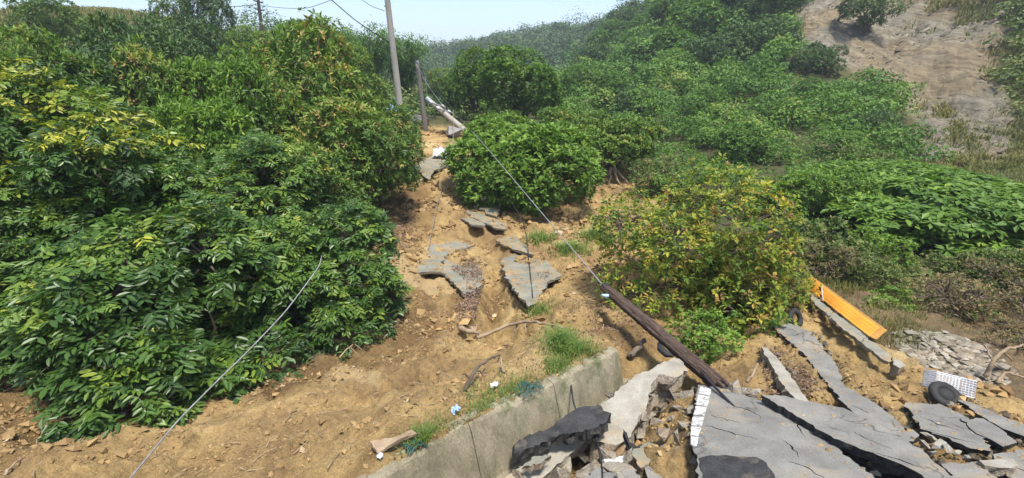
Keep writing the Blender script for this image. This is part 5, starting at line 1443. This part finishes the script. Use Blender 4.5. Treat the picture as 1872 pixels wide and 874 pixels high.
# tall leaning concrete pole
b0 = at(737, 232, 27); b0[2] = float(H(b0[0], b0[1])[0]) - 0.4
t, L = pole('concrete_pole', 'tall leaning concrete utility pole rising out of the frame', b0, at(697, -95, 26.6), 0.20, 0.13, 'concrete_pole')
bar('crossarm', (-0.7, 0, L - 0.5), (0.7, 0, L - 0.5), 0.045, 'metal_grey', t)
bar('bracket', (0, 0.0, L * 0.74), (-0.25, -0.05, L * 0.74), 0.03, 'metal_grey', t)
# shorter wooden pole
b0 = at(779, 236, 30.5); b0[2] -= 0.4
t, L = pole('wooden_pole', 'short weathered wooden pole standing behind the head of the slide', b0, at(762, 112, 30.3), 0.17, 0.12, 'wood_grey', groove=0.06)
bar('steel_cap', (0, 0, L - 0.12), (0, 0, L + 0.04), 0.13, 'metal_grey', t, 12)
# fallen concrete pole at the head of the slide
b0 = at(858, 246, 29.0); e0 = at(780, 180, 29.6)
t, L = pole('fallen_concrete_pole', 'fallen concrete pole with steel crossarms propped at the head of the slide', b0, e0, 0.20, 0.14, 'concrete_pole')
for f, ang in ((0.60, 0.2), (0.76, 0.5)):
    dx = 0.62
    z = L * f
    ca_ = bar('crossarm', (-dx, 0.16, z - 0.28), (dx, 0.16, z + 0.28), 0.05, 'metal_grey', t)
    for sx in (-0.5, 0.5):
        insulator((sx, 0.16, z + sx * 0.45), 1.0, ca_)
bar('steel_sleeve', (0, 0, L * 0.86), (0, 0, L + 0.03), 0.155, 'metal_grey', t, 12)
# distant pole on the left hill
b0 = at(478, 60, 56); b0[2] -= 2.5
t, L = pole('distant_pole', 'distant wooden utility pole with crossarm on the left skyline', b0, at(470, -14, 56), 0.2, 0.15, 'wood_pole')
for f in (0.74, 0.86):
    ca_ = bar('crossarm', (-0.95, 0, L * f), (0.95, 0, L * f), 0.07, 'wood_pole', t)
    for sx in (-0.85, 0.85): insulator((sx, 0, L * f), 1.2, ca_)
# fallen wooden pole in front
TIP = at(1104, 524, 7.3); BUTT = at(1316, 704, 4.95)
t, L = pole('fallen_wooden_pole', 'dark splintered wooden pole fallen across the concrete lump towards the road', BUTT, TIP, 0.108, 0.080, 'wood_pole', n=60, sides=26, jit=0.004, groove=0.17)
for k in range(7):
    a = k * 0.9
    V, po = tube_arrays(np.array([[0.08 * math.cos(a), 0.08 * math.sin(a), 0.12], [0.085 * math.cos(a), 0.085 * math.sin(a), -0.05], [0.07 * math.cos(a + 0.1), 0.07 * math.sin(a + 0.1), -0.14 - 0.1 * random.random()]]), [0.035, 0.025, 0.002], 5)
    obj('splinter', mesh_np('splinter', V, po, 'wood_pole'), t)
bar('steel_band', (0, 0, L - 0.10), (0, 0, L - 0.02), 0.087, 'rubber', t, 16)
V, po = tube_arrays(np.array([[0.1, 0, L - 0.28], [0.16, 0.0, L - 0.26], [0.2, 0.0, L - 0.22]]), [0.03, 0.035, 0.02], 8)
obj('insulator', mesh_np('insulator', V, po, 'plastic_blue', smooth=True), t)
V, po = tube_arrays(np.array([[0.10, -0.06, L * 0.28], [0.15, -0.07, L * 0.31], [0.155, -0.07, L * 0.36], [0.1, -0.06, L * 0.40]]), [0.02, 0.05, 0.05, 0.02], 8)
obj('cable_clamp', mesh_np('cable_clamp', V, po, 'rubber', smooth=True), t)
def wire(name, label, pts, r, mat, sag=0.0, n=24, group=None, jit=0.0):
    pts = np.array(pts, float)
    d = np.r_[0, np.cumsum(np.linalg.norm(np.diff(pts, axis=0), axis=1))]; d /= d[-1]
    tt = np.linspace(0, 1, n)
    P = np.stack([np.interp(tt, d, pts[:, k]) for k in range(3)], -1)
    for _ in range(2):
        P[1:-1] = (P[:-2] + 2 * P[1:-1] + P[2:]) / 4
    P[:, 2] -= sag * 4 * tt * (1 - tt)
    if jit: P[1:-1] += rng.normal(0, jit, (n - 2, 3))
    V, po = tube_arrays(P, r, 7)
    return tag(obj(name, mesh_np(name, V, po, mat, smooth=True)), label, 'cable', group)
wire('overhead_cable', 'pale cable stretched from the fallen wooden pole up to the fallen concrete pole', [TIP, at(985, 383, 10.9), at(905, 288, 15.0), at(866, 243, 18.5), at(852, 234, 27)], 0.011, 'cable_grey', 0, 40)
wire('overhead_cable', 'dark cable running from the head of the slide up out of the top edge', [at(852, 234, 29.1), at(828, 200, 29.4), at(782, 147, 29.8), at(760, 110, 30.2), at(650, 38, 27), at(560, -40, 25)], 0.024, 'rubber', 0, 40)
wire('overhead_cable', 'second thin cable sagging beside the main one above the bush', [at(846, 236, 29.0), at(800, 175, 29.6), at(772, 140, 30.2)], 0.016, 'cable_grey', 0.2)
wire('hanging_cable', 'thin black cable hanging in front of the bright bush to the leaf strewn slab', [at(851, 238, 29.0), at(900, 320, 19), at(950, 392, 14), at(964, 420, 13.0), at(966, 470, 12.4), gp(974, 545, 0.25)], 0.013, 'cable_black', 0, 40)
wire('hanging_cable', 'pale wire dangling down the slide past the head slab', [at(829, 200, 28.9), at(829, 255, 27.5), gp(817, 315, 0.15), gp(800, 370, 0.12), gp(792, 410, 0.12), gp(783, 455, 0.25)], 0.010, 'cable_grey', 0, 30)
wire('guy_wire', 'thin guy wire beside the short wooden pole', [at(777, 140, 30.2), at(783, 190, 30.0), at(793, 240, 29.6)], 0.016, 'cable_grey', 0)
wire('guy_wire', 'guy wire from the fallen concrete pole towards the bush', [at(848, 222, 29.0), at(866, 243, 27.5), at(905, 300, 22)], 0.012, 'cable_grey', 0)
wire('fallen_cable', 'grey cable slanting through the near left tree down to the earth', [at(228, 886, 3.15), at(322, 766, 4.05), at(386, 700, 4.65), at(452, 636, 5.25), at(520, 566, 6.0), at(584, 484, 6.9), at(588, 468, 7.4)], 0.009, 'cable_grey', 0.05, 40)
wire('fallen_cable', 'thick black cable lying from the fallen wooden pole across the main road slab', [at(1262, 650, 5.6), at(1292, 692, 4.95), at(1340, 742, 4.28), at(1400, 804, 3.68), at(1478, 886, 3.08)], 0.017, 'cable_black', 0, 40)
wire('fallen_cable', 'black cable hanging down the mossy wall to the black asphalt chunk', [at(1038, 668, 5.3), at(1042, 690, 5.15), at(1048, 735, 4.75), at(1054, 752, 4.6)], 0.011, 'cable_black', 0, 20)
wire('fallen_cable', 'black cable running over the bottom rubble pile to the frame edge', [at(1084, 790, 4.3), at(1094, 815, 4.0), at(1100, 850, 3.7), at(1102, 890, 3.4)], 0.012, 'cable_black', 0, 20)
wire('sky_wire', 'thin wire crossing the sky left of the distant pole', [at(180, -20, 52), at(330, 7, 56), at(464, 10, 60)], 0.03, 'rubber', 0.3)
wire('sky_wire', 'thin wire crossing the sky right of the distant pole', [at(480, 10, 60), at(560, 9, 48), at(620, -6, 40)], 0.022, 'rubber', 0.3)
wire('sky_wire', 'short wire reaching the tall concrete pole near the top edge', [at(650, -8, 30), at(680, 12, 28), at(703, 20, 26.8)], 0.014, 'rubber', 0.0)

# ------------------------------------------------------------------ yellow tiled wall lying on the bank
A0 = gp(1477, 527, 0.22); B0 = gp(1589, 615, 0.22)
A1 = atz(1468, 497, A0[2] + 0.15); B1 = atz(1608, 599, B0[2] + 0.02)
yw = thing('yellow_wall', 'orange yellow tiled wall lying tilted on the bank', 'wall', tuple(A0))
nrm = np.cross(B0 - A0, A1 - A0); nrm = nrm / np.linalg.norm(nrm)
if np.dot(nrm, np.array([0, 0, CZ]) - A0) < 0: nrm = -nrm
def wallpt(u, v, h=0.0):
    return (A0 * (1 - u) + B0 * u) * (1 - v) + (A1 * (1 - u) + B1 * u) * v + nrm * h - A0
def brickmesh(u0, u1, v0, v1, h0, h1, mat, nm):
    c = [(u0, v0), (u1, v0), (u1, v1), (u0, v1)]
    bev = 0.10
    V = [wallpt(u, v, h0) for u, v in c]
    uc, vc = (u0 + u1) / 2, (v0 + v1) / 2
    V += [wallpt(u, v, h1 * 0.7 + h0 * 0.3) for u, v in c]
    V += [wallpt(u + (uc - u) * bev, v + (vc - v) * bev, h1) for u, v in c]
    F = [[0, 3, 2, 1], [8, 9, 10, 11]]
    for k in (0, 4):
        for i in range(4):
            j = (i + 1) % 4
            F.append([k + i, k + j, k + 4 + j, k + 4 + i])
    return mesh_np(nm, np.array(V), [np.array(F)], mat)
obj('backing', brickmesh(-0.005, 1.005, -0.02, 1.02, -0.11, -0.012, 'grout_ochre', 'backing'), yw)
rows, cols = 4, 13
for i in range(rows):
    for j in range(cols + 1):
        o_ = 0.5 if i % 2 else 0.0
        u0 = max(0.006, (j - o_) / cols + 0.0025); u1 = min(0.994, (j + 1 - o_) / cols - 0.0025)
        if u1 - u0 < 0.01 or (u0 < 0.30 < u1 and u1 - 0.30 < 0.012): continue
        v0, v1 = i / rows + 0.012, (i + 1) / rows - 0.012
        hh = 0.001 + rng.uniform(0, 0.004)
        if u0 < 0.293 and u1 > 0.307:
            obj('tile', brickmesh(u0, 0.291, v0, v1, -0.011, hh, 'yellow_tile', 'tile'), yw)
            obj('tile', brickmesh(0.309, u1, v0, v1, -0.011, hh, 'yellow_tile', 'tile'), yw)
        else:
            obj('tile', brickmesh(u0, u1, v0, v1, -0.011, hh, 'yellow_tile', 'tile'), yw)
obj('joint_strip', brickmesh(0.294, 0.306, 0.0, 1.0, -0.011, 0.012, 'grout_pale', 'joint_strip'), yw)
FOOT = [[(1472,534),(1494,545),(1523,570),(1516,577),(1490,556)], [(1524,570),(1556,594),(1584,616),(1574,624),(1543,603),(1517,579)], [(1585,617),(1610,636),(1632,652),(1626,662),(1600,646),(1575,625)]]
ft = thing('wall_footing', 'grey concrete footing undercut along the lower edge of the yellow wall', 'footing')
for P_ in FOOT:
    m_, _, _ = slab_mesh('footing_block', np.array([gp(a, b, 0.22) for a, b in P_]), 0.06, ['concrete_old_road', 'concrete_broken'], step=0.06, jag=0.012, grid=0.09, drape=0.3, rough=0.02)
    obj('footing_block', m_, ft)
m_, _, _ = slab_mesh('footing_end', np.array([gp(a, b, 0.2) for a, b in [(1633,655),(1645,658),(1656,668),(1644,673),(1632,666)]]), 0.14, ['concrete_pale', 'concrete_broken'], step=0.05, jag=0.008, grid=0.08, drape=0.3)
obj('footing_end', m_, ft)

# ------------------------------------------------------------------ small things
def torus(name, Rr, r, mat, n=28, k=10):
    a = np.arange(n) / n * 2 * np.pi; b = np.arange(k) / k * 2 * np.pi
    Aa, Bb = np.meshgrid(a, b, indexing='ij')
    rr = r * (1 + 0.05 * np.cos(Aa * n / 2))
    V = np.stack([(Rr + rr * np.cos(Bb)) * np.cos(Aa), (Rr + rr * np.cos(Bb)) * np.sin(Aa), rr * 0.85 * np.sin(Bb)], -1).reshape(-1, 3)
    ix = np.arange(n * k).reshape(n, k)
    q = np.stack([ix, np.roll(ix, -1, 0), np.roll(np.roll(ix, -1, 0), -1, 1), np.roll(ix, -1, 1)], -1).reshape(-1, 4)
    return mesh_np(name, V, [q], mat, smooth=True)
p = gp(1454, 583, 0.12)
t = thing('tyre', 'old black tyre half buried at the edge of the yellowing growth', 'tyre', tuple(p)); t.rotation_euler = (R(62), R(10), R(25))
obj('tread', torus('tread', 0.14, 0.05, 'rubber'), t)
p = gp(1732, 716, 0.06)
bk = thing('wire_basket', 'white wire basket lying on its side at the right edge of the road', 'basket', tuple(p)); bk.rotation_euler = (R(-30), R(6), R(-20))
w_, d_, h_ = 0.20, 0.13, 0.20
rimm = Acc()
for z in (0.0, h_):
    c = [(-w_, -d_, z), (w_, -d_, z), (w_, d_, z), (-w_, d_, z), (-w_, -d_, z)]
    for i in range(4):
        V, po = tube_arrays(np.linspace(np.array(c[i]), np.array(c[i + 1]), 2), 0.006, 5); rimm.add(V, po)
obj('rim', rimm.mesh('rim', 'plastic_white'), bk)['kind'] = 'stuff'
def mesh_side(a, b, c, nu, nv):
    ac = Acc()
    a, b, c = (np.array(x, float) for x in (a, b, c))
    for i in range(nu + 1):
        V, po = tube_arrays(np.linspace(a + (b - a) * i / nu, c + (b - a) * i / nu, 2), 0.0035, 4); ac.add(V, po)
    for i in range(nv + 1):
        V, po = tube_arrays(np.linspace(a + (c - a) * i / nv, b + (c - a) * i / nv, 2), 0.0035, 4); ac.add(V, po)
    return ac
for a, b, c in [((-w_, -d_, 0), (w_, -d_, 0), (-w_, -d_, h_)), ((-w_, d_, 0), (w_, d_, 0), (-w_, d_, h_)), ((-w_, -d_, 0), (-w_, d_, 0), (-w_, -d_, h_)), ((w_, -d_, 0), (w_, d_, 0), (w_, -d_, h_)), ((-w_, -d_, 0), (w_, -d_, 0), (-w_, d_, 0))]:
    obj('wire_side', mesh_side(a, b, c, 12, 7).mesh('wire_side', 'plastic_white'), bk)['kind'] = 'stuff'
p = gp(1728, 722, 0.10)
t = thing('tyre', 'small black tyre leaning against the white wire basket', 'tyre', tuple(p)); t.rotation_euler = (R(28), R(-8), R(10))
obj('tread', torus('tread', 0.12, 0.05, 'rubber'), t)
obj('wheel_hub', mesh_np('wheel_hub', *tube_arrays(np.array([[0, 0, -0.03], [0, 0, 0.0], [0, 0, 0.03]]), [0.075, 0.09, 0.075], 16), 'rubber', smooth=True), t)
def stick(name, label, pts, r0, r1, cat='branch', mat='dead_wood', subs=(), group=None):
    P = np.array(pts, float)
    d = np.r_[0, np.cumsum(np.linalg.norm(np.diff(P, axis=0), axis=1))]
    n = max(8, len(P) * 4)
    tt = np.linspace(0, d[-1], n)
    Q = np.stack([np.interp(tt, d, P[:, k]) for k in range(3)], -1) + rng.normal(0, r0 * 0.25, (n, 3))
    o = obj(name, mesh_np(name, *tube_arrays(Q, np.linspace(r0, r1, n), 7), mat, smooth=True))
    tag(o, label, cat, group)
    for s_ in subs:
        Q2 = np.array(s_, float)
        obj('twig', mesh_np('twig', *tube_arrays(wiggle(Q2[0], Q2[-1], 6, r0 * 0.5), np.linspace(r0 * 0.6, r1 * 0.6, 6), 6), mat, smooth=True), o)
    return o
G = lambda a, b, l=0.05: gp(a, b, l)
stick('exposed_root', 'pale torn root lying below the leaf littered ridge', [G(843,600,.1), G(858,607,.14), G(872,606,.16), G(881,612,.1)], 0.055, 0.03, 'root', subs=[[G(866,606,.14), G(868,594,.2)]])
stick('fallen_branch', 'long bare branch arching across the gully in the slide', [G(872,618,.08), G(900,606,.14), G(930,594,.2), G(960,588,.25), G(1000,592,.22), G(1030,600,.12)], 0.035, 0.014, subs=[[G(950,590,.22), G(940,608,.06)], [G(960,588,.25), G(962,612,.05)]])
stick('fallen_branch', 'dark twisted root in the earth left of the green tuft', [G(850,712,.05), G(862,690,.12), G(872,670,.14), G(900,654,.1), G(915,648,.06)], 0.025, 0.01, mat='bark', subs=[[G(868,678,.12), G(890,682,.06)], [G(862,690,.1), G(846,684,.05)]])
stick('fallen_branch', 'short stub of wood standing in the earth by the dark root', [G(921,682,.02), G(917,668,.1), G(914,655,.16)], 0.018, 0.01)
stick('fallen_branch', 'bare twig lying on the dark earth under the rounded tree', [G(620,655,.05), G(632,640,.12), G(648,628,.14), G(662,640,.08)], 0.012, 0.005, subs=[[G(640,633,.12), G(655,650,.06)]])
stick('fallen_branch', 'thin stick at the lower left edge', [G(8,868,.04), G(26,848,.06), G(40,838,.05)], 0.014, 0.008)
stick('fallen_branch', 'pale branch stub under the tree at the left edge', [G(50,700,.12), G(66,690,.25), G(85,684,.3)], 0.045, 0.03, subs=[[G(52,700,.15), G(44,685,.25)]])
stick('fallen_branch', 'grey stick leaning in the earth below the greener growth', [G(1365,698,.08), G(1376,684,.14), G(1386,664,.26)], 0.02, 0.012)
stick('fallen_branch', 'fallen trunk at the foot of the yellowing tree', [G(1150,652,.08), G(1164,640,.14), G(1178,620,.2)], 0.05, 0.035, mat='bark')
m_, _, _ = slab_mesh('timber_plank', np.array([gp(a, b, l_) for a, b, l_ in [(676,806,0.10),(724,800,0.13),(752,782,0.16),(762,790,0.14),(735,808,0.10),(690,826,0.07)]]), 0.035, ['dead_wood', 'dead_wood'], step=0.05, jag=0.008, grid=0.08, drape=0.0, rough=0.002, under=0.0, bot_jag=0.004)
tag(obj('timber_plank', m_), 'broken grey board lying by the left end of the wall', 'plank')
# rooted tree on the bare slope: exposed roots
for k, (a, b) in enumerate([((1118,322),(1100,330)), ((1120,322),(1134,338)), ((1122,320),(1148,336)), ((1116,322),(1112,338))]):
    P_ = np.array([G(a[0], a[1] - 14, .7), G(*a, .3), G(*b, .05)])
    o_ = obj('exposed_root', mesh_np('exposed_root', *tube_arrays(wiggle(P_[0], P_[2], 7, 0.03), np.linspace(0.09, 0.03, 7), 7), 'dead_wood', smooth=True), ROOTED)
    o_.matrix_parent_inverse = Matrix.LocRotScale(ROOTED.location, ROOTED.rotation_euler, ROOTED.scale).inverted()
def crumple(name, label, px, py, s, mat, cat, amp=0.8, n=11, lift=0.06, k=1.0, group=None):
    p = gp(px, py, lift)
    u = np.linspace(-1, 1, n)
    a, b = np.meshgrid(u, u, indexing='ij')
    sd = int(px * 7 + py)
    V = np.stack([a * s + 0.15 * s * fbm(a * 2, b * 2, sd, 2), b * s * k + 0.15 * s * fbm(b * 2, a * 2, sd + 1, 2), amp * s * fbm(a * 1.6 + 3, b * 1.6, sd + 2, 3) - 0.25 * s * (a * a + b * b) * amp], -1)
    V2 = V - np.array([0, 0, 0.012])
    ix = np.arange(n * n).reshape(n, n)
    q = np.stack([ix[:-1, :-1], ix[1:, :-1], ix[1:, 1:], ix[:-1, 1:]], -1).reshape(-1, 4)
    rim = np.concatenate([ix[0, :-1], ix[:-1, -1], ix[-1, :0:-1], ix[:0:-1, 0]])
    rq = np.stack([rim, np.roll(rim, -1), np.roll(rim, -1) + n * n, rim + n * n], -1)
    o = obj(name, mesh_np(name, np.concatenate([V, V2]).reshape(-1, 3), [q, q[:, ::-1] + n * n, rq], mat))
    o.location = p; o.rotation_euler = (R(random.uniform(-10, 25)), R(random.uniform(-15, 15)), random.uniform(0, 6))
    return tag(o, label, cat, group)
crumple('white_sheet', 'crumpled white plastic sheet on the head slab', 806, 275, 0.36, 'plastic_white', 'sheet', lift=0.5)
crumple('litter_bag', 'small crumpled white bag on the earth above the wall', 904, 701, 0.04, 'plastic_white', 'bag')
crumple('litter_bag', 'pale blue scrap of plastic beside the wall top', 831, 746, 0.05, 'plastic_blue', 'bag')
crumple('litter_bag', 'white scrap near the broken plank', 694, 832, 0.025, 'plastic_white', 'bag')
crumple('blue_tarp', 'pale blue scrap showing beside the foot of the tall concrete pole', 719, 196, 0.35, 'plastic_blue', 'tarp', lift=1.6)
def net(label, px, py, s_, lift):
    p = gp(px, py, lift)
    n = 17
    u = np.linspace(-1, 1, n)
    a, b = np.meshgrid(u, u, indexing='ij')
    sd = int(px)
    V = np.stack([a * s_ + 0.2 * s_ * fbm(a * 2, b * 2, sd, 2), b * s_ * 0.7 + 0.2 * s_ * fbm(b * 2, a * 2, sd + 1, 2), 0.5 * s_ * fbm(a * 1.5 + 3, b * 1.5, sd + 2, 3) - 0.12 * s_ * (a * a + b * b)], -1)
    ac = Acc()
    for k in range(n):
        for line in (V[k], V[:, k]):
            VV, po = tube_arrays(line, 0.0035, 3, cap=False); ac.add(VV, po)
    o = obj('green_net', ac.mesh('green_net', 'net_green'))
    o.location = p; o.rotation_euler = (R(-12), R(8), math.atan2(wd[1], wd[0]))
    tag(o, label, 'net')
net('torn dark green net sagging over the wall top', 966, 706, 0.17, 0.07)
net('second fold of green net beside the green tuft', 996, 708, 0.11, 0.08)
net('green net end hanging near the broken plank', 758, 812, 0.10, 0.06)
# broken masonry by the poles
for lab, px, py, s in [('grey masonry block beside the short wooden pole', 768, 222, 0.75), ('pale masonry block left of the short wooden pole', 758, 212, 0.55), ('grey ledge of broken road behind the fallen concrete pole', 830, 243, 0.6)]:
    p = gp(px, py, 0.3)
    o = obj('masonry_block', mesh_np('masonry_block', *rock_hull(int(px), 10), 'masonry_grey'))
    o.location = p; o.scale = (s,) * 3
    tag(o, lab, 'masonry')

# grass tufts
def tuft(label, px, py, n, h, w, sp, lift=0.0, mat='grass_green'):
    p = gp(px, py)
    q = np.c_[rng.normal(0, sp, n), rng.normal(0, sp, n)]
    z = GZ(p[0] + q[:, 0], p[1] + q[:, 1])
    ac = Acc()
    z0 = float(GZ(p[0], p[1])[0])
    blades(ac, np.c_[q, z - z0 - 0.01], h * 0.9, w * 0.8, 1.1, np.clip(rng.normal(0.55, 0.25, n), 0, 1))
    o = obj('grass_tuft', ac.mesh('grass_tuft', mat)); o.location = (p[0], p[1], z0)
    tag(o, label, 'grass tuft', 'grass tufts on the bare earth')
    o['kind'] = 'stuff'
tuft('bright grass tuft growing at the wall top left of the lump', 1035, 640, 900, 0.20, 0.012, 0.16)
tuft('thin grass tuft below the bright tuft at the wall', 1020, 672, 300, 0.14, 0.010, 0.10)
tuft('bright green tuft on the slope below the big bush', 1043, 462, 500, 0.28, 0.022, 0.26)
tuft('small green tuft between the big bush and the slabs', 990, 438, 350, 0.26, 0.022, 0.26)
tuft('green tuft left of the yellowing tree', 1090, 440, 400, 0.3, 0.022, 0.26)
tuft('bluish grass tuft beside the torn net at the wall end', 772, 806, 350, 0.14, 0.009, 0.09)
tuft('weedy tuft at the foot of the head slab', 765, 325, 400, 0.3, 0.03, 0.4)
tuft('leafy tuft beside the long bare branch', 985, 580, 250, 0.16, 0.014, 0.13)
tuft('mossy tuft along the wall top', 880, 742, 420, 0.10, 0.008, 0.16)
tuft('dry tuft over the upper end of the wall', 1090, 655, 300, 0.12, 0.008, 0.12, mat='grass_dry')
tuft('dry tuft over the middle of the wall', 985, 712, 320, 0.10, 0.008, 0.13, mat='grass_dry')
tuft('dry tuft over the lower end of the wall', 820, 782, 320, 0.09, 0.008, 0.13, mat='grass_dry')
tuft('weedy tuft behind the wall top', 930, 716, 420, 0.11, 0.008, 0.16)

# leaf litter
def litter(name, label, polypx, n, size, lift, mat='leaf_litter'):
    poly = gpoly(polypx)
    p = scatter(poly, n)
    p = p[(fbm(p[:, 0] * 3, p[:, 1] * 3, n, 3) + rng.normal(0, 0.2, len(p))) > -0.12]
    p = p + rng.normal(0, 0.014, p.shape) * np.hypot(p[:, 0], p[:, 1])[:, None] * (rng.random((len(p), 1)) < 0.45)
    z = GZ(p[:, 0], p[:, 1])
    if lift:
        on = inpoly(p[:, 0], p[:, 1], poly)
        z = np.where(on, np.maximum(z, H(p[:, 0], p[:, 1]) + lift), z)
    ac = Acc()
    N = unit(np.array([0, 0, 1.0]) + rng.normal(0, 0.45, (len(p), 3)))
    leaves(ac, np.c_[p, z + rng.uniform(0.0, 0.03, len(p))], np.cross(N, rdir(len(p))), N, size * rng.uniform(0.6, 1.3, len(p)), size * 0.45, rng.random(len(p)))
    stuff(name, ac.mesh(name, mat), label, 'leaf litter')
litter('leaf_litter', 'reddish dead leaves strewn over the ridge left of the gully', [(825,502),(880,484),(886,520),(880,560),(868,602),(834,604),(840,560),(852,530)], 3000, 0.055, 0.22)
litter('leaf_litter', 'reddish dead leaves on the lower end of the large slab', [(935,512),(1005,510),(990,540),(968,553),(945,538)], 1700, 0.06, 0.20)
litter('leaf_litter', 'brown dead leaves under the yellowing tree', [(1060,540),(1140,560),(1190,610),(1140,640),(1060,620),(1020,590)], 1500, 0.05, 0.0)
litter('leaf_litter', 'brown dead leaves on the earth around the kerb strip', [(1390,640),(1440,640),(1500,720),(1470,735),(1400,720)], 1500, 0.045, 0.0)
litter('leaf_litter', 'brown dead leaves on the shaded left bank', [(640,400),(700,380),(760,400),(760,470),(700,490)], 1800, 0.11, 0.0)
litter('twig_litter', 'brown debris under the near left trees', [(-50,690),(300,690),(480,670),(690,580),(720,600),(520,700),(300,740),(-50,740)], 900, 0.05, 0.0)

litter('leaf_litter', 'dead leaves blown over the earth below the ridge', [(700,560),(850,560),(870,620),(820,650),(700,640),(600,660)], 700, 0.04, 0.0)
litter('leaf_litter', 'dead leaves and scraps behind the wall top', [(780,770),(860,690),(1000,620),(1060,620),(1010,680),(900,740),(800,800)], 700, 0.035, 0.0)
def twig_debris():
    p = scatter(SOIL[0], 1500, lambda p: np.clip((6.0 / np.hypot(p[:, 0], p[:, 1])) ** 1.5, 0.02, 1) * (p[:, 1] > 2.2) * (p[:, 0] < 2.0))[:700]
    z = GZ(p[:, 0], p[:, 1])
    ac = Acc()
    for (x, y), zz in zip(p, z):
        a = rng.uniform(0, 6.28); L_ = rng.uniform(0.05, 0.28)
        d = np.array([math.cos(a), math.sin(a), rng.normal(0, 0.15)]) * L_ / 2
        c = np.array([x, y, zz + 0.015])
        VV, po = tube_arrays(np.array([c - d, c + rng.normal(0, 0.012, 3), c + d]), rng.uniform(0.002, 0.006), 4, cap=False)
        ac.add(VV, po)
    stuff('twig_debris', ac.mesh('twig_debris', 'dead_wood'), 'broken twigs scattered over the bare earth', 'twigs')
twig_debris()

# ------------------------------------------------------------------ bamboo and dead shrub
def bamboo_proto(seed):
    ac = Acc(); parts = []
    g = np.random.default_rng(seed)
    for c in range(13):
        a = c * 2.4; r0 = 0.5 * math.sqrt(c / 13)
        base = np.array([r0 * math.cos(a), r0 * math.sin(a), -0.3])
        hgt = g.uniform(4.5, 6.6); out = g.uniform(0.7, 1.9)
        t_ = np.linspace(0, 1, 12)
        P = np.stack([base[0] + math.cos(a) * out * t_ ** 2.4, base[1] + math.sin(a) * out * t_ ** 2.4, hgt * (t_ - 0.16 * t_ ** 4)], -1)
        parts.append(('culm', mesh_np('culm', *tube_arrays(P, np.linspace(0.05, 0.012, 12), 6), 'grass_green', smooth=True)))
        n = 330
        s = g.uniform(0.3, 1.0, n)
        Q = np.stack([np.interp(s, t_, P[:, k]) for k in range(3)], -1) + rng.normal(0, 0.22, (n, 3))
        ax = rdir(n, -0.5, 0.4) + np.array([0, 0, -0.45])
        leaves(ac, Q, ax, np.array([0, 0, 1.0]) + rng.normal(0, 0.4, (n, 3)), 0.34 * g.uniform(0.7, 1.2, n), 0.075, np.clip(rng.normal(0.42, 0.16, n), 0, 1))
    parts.insert(0, ('crown', ac.mesh('crown', 'leaf_vine')))
    return dict(parts=parts, hc=3.8, rx=2.0, rz=2.0)
bam = bamboo_proto(5)
for lab, px, py, Y, rp, rot in [('feathery bamboo clump left of the tall concrete pole', 672, 95, 42, 55, 0.0), ('feathery bamboo clump behind the tall concrete pole', 738, 105, 44, 48, 2.0), ('feathery bamboo clump at the left end of the bamboo row', 618, 100, 44, 42, 4.0)]:
    plant(bam, 'bamboo_clump', lab, 'bamboo', px, py, Y, rp, rot, group='bamboo behind the poles')
dead = proto(81, 0.9, 1.2, 0.95, 14, 650, 'leaf_dry', dict(K=5, L=0.09, Wd=0.03, droop=0.2, spread=(0.4, 1.4), tj=0.2), 0.05, (0.45, 0.25), sub=0.4, ntw=260, split=3, nl=12)
plant(dead, 'dead_shrub', 'large brown withered shrub at the right edge', 'shrub', 1810, 575, 7.9, 105, 0.4)
plant(dead, 'dead_shrub', 'smaller withered brown shrub left of the large withered one', 'shrub', 1740, 545, 8.6, 60, 2.0)
plant(dead, 'dead_shrub', 'withered brush among the weeds right of the yellowing tree', 'shrub', 1500, 480, 9.8, 55, 3.0)

for lab, px, py, Y, rp, rot in [('withered brush at the right edge above the basket', 1860, 645, 6.6, 75, 1.0), ('withered brush between the gravel and the large withered shrub', 1775, 600, 7.6, 60, 2.6),
                                ('withered brush under the canopy at the right edge', 1865, 530, 9.0, 85, 4.0), ('low withered brush on the earth bank right of the weed clump', 1690, 560, 8.6, 45, 5.2), ('withered weeds beside the end of the yellow wall', 1640, 640, 6.7, 34, 0.9)]:
    plant(dead, 'dead_shrub', lab, 'shrub', px, py, Y, rp, rot, group='withered brush on the right bank')
stick('fallen_branch', 'pale bare branch arching out of the withered brush', [G(1800,690,.05), G(1815,660,.3), G(1835,640,.45), G(1872,630,.5)], 0.03, 0.012, subs=[[G(1835,640,.45), G(1850,660,.3)], [G(1815,660,.3), G(1800,630,.45)]])
stick('fallen_branch', 'pale bare branch forking below the withered brush', [G(1822,700,.02), G(1840,680,.15), G(1872,690,.12)], 0.025, 0.012, subs=[[G(1840,680,.15), G(1860,665,.3)]])

# ------------------------------------------------------------------ hazy air
V = np.array([(x, y, z) for x in (-1300, 1300) for y in (-1300, 1300) for z in (-22, 95)], float)
F = np.array([[0, 1, 3, 2], [4, 6, 7, 5], [0, 4, 5, 1], [2, 3, 7, 6], [0, 2, 6, 4], [1, 5, 7, 3]])
hz = bpy.data.materials.new('haze_air'); hz.use_nodes = True
for n_ in list(hz.node_tree.nodes):
    if n_.type == 'BSDF_PRINCIPLED': hz.node_tree.nodes.remove(n_)
pv = hz.node_tree.nodes.new('ShaderNodeVolumePrincipled')
pv.inputs['Color'].default_value = (0.86, 0.92, 1.0, 1)
pv.inputs['Density'].default_value = 0.0008
pv.inputs['Anisotropy'].default_value = 0.0
hz.node_tree.links.new(pv.outputs[0], hz.node_tree.nodes['Material Output'].inputs['Volume'])
MAT['haze_air'] = hz
o = obj('haze', mesh_np('haze', V, [F], 'haze_air'))
o['kind'] = 'stuff'
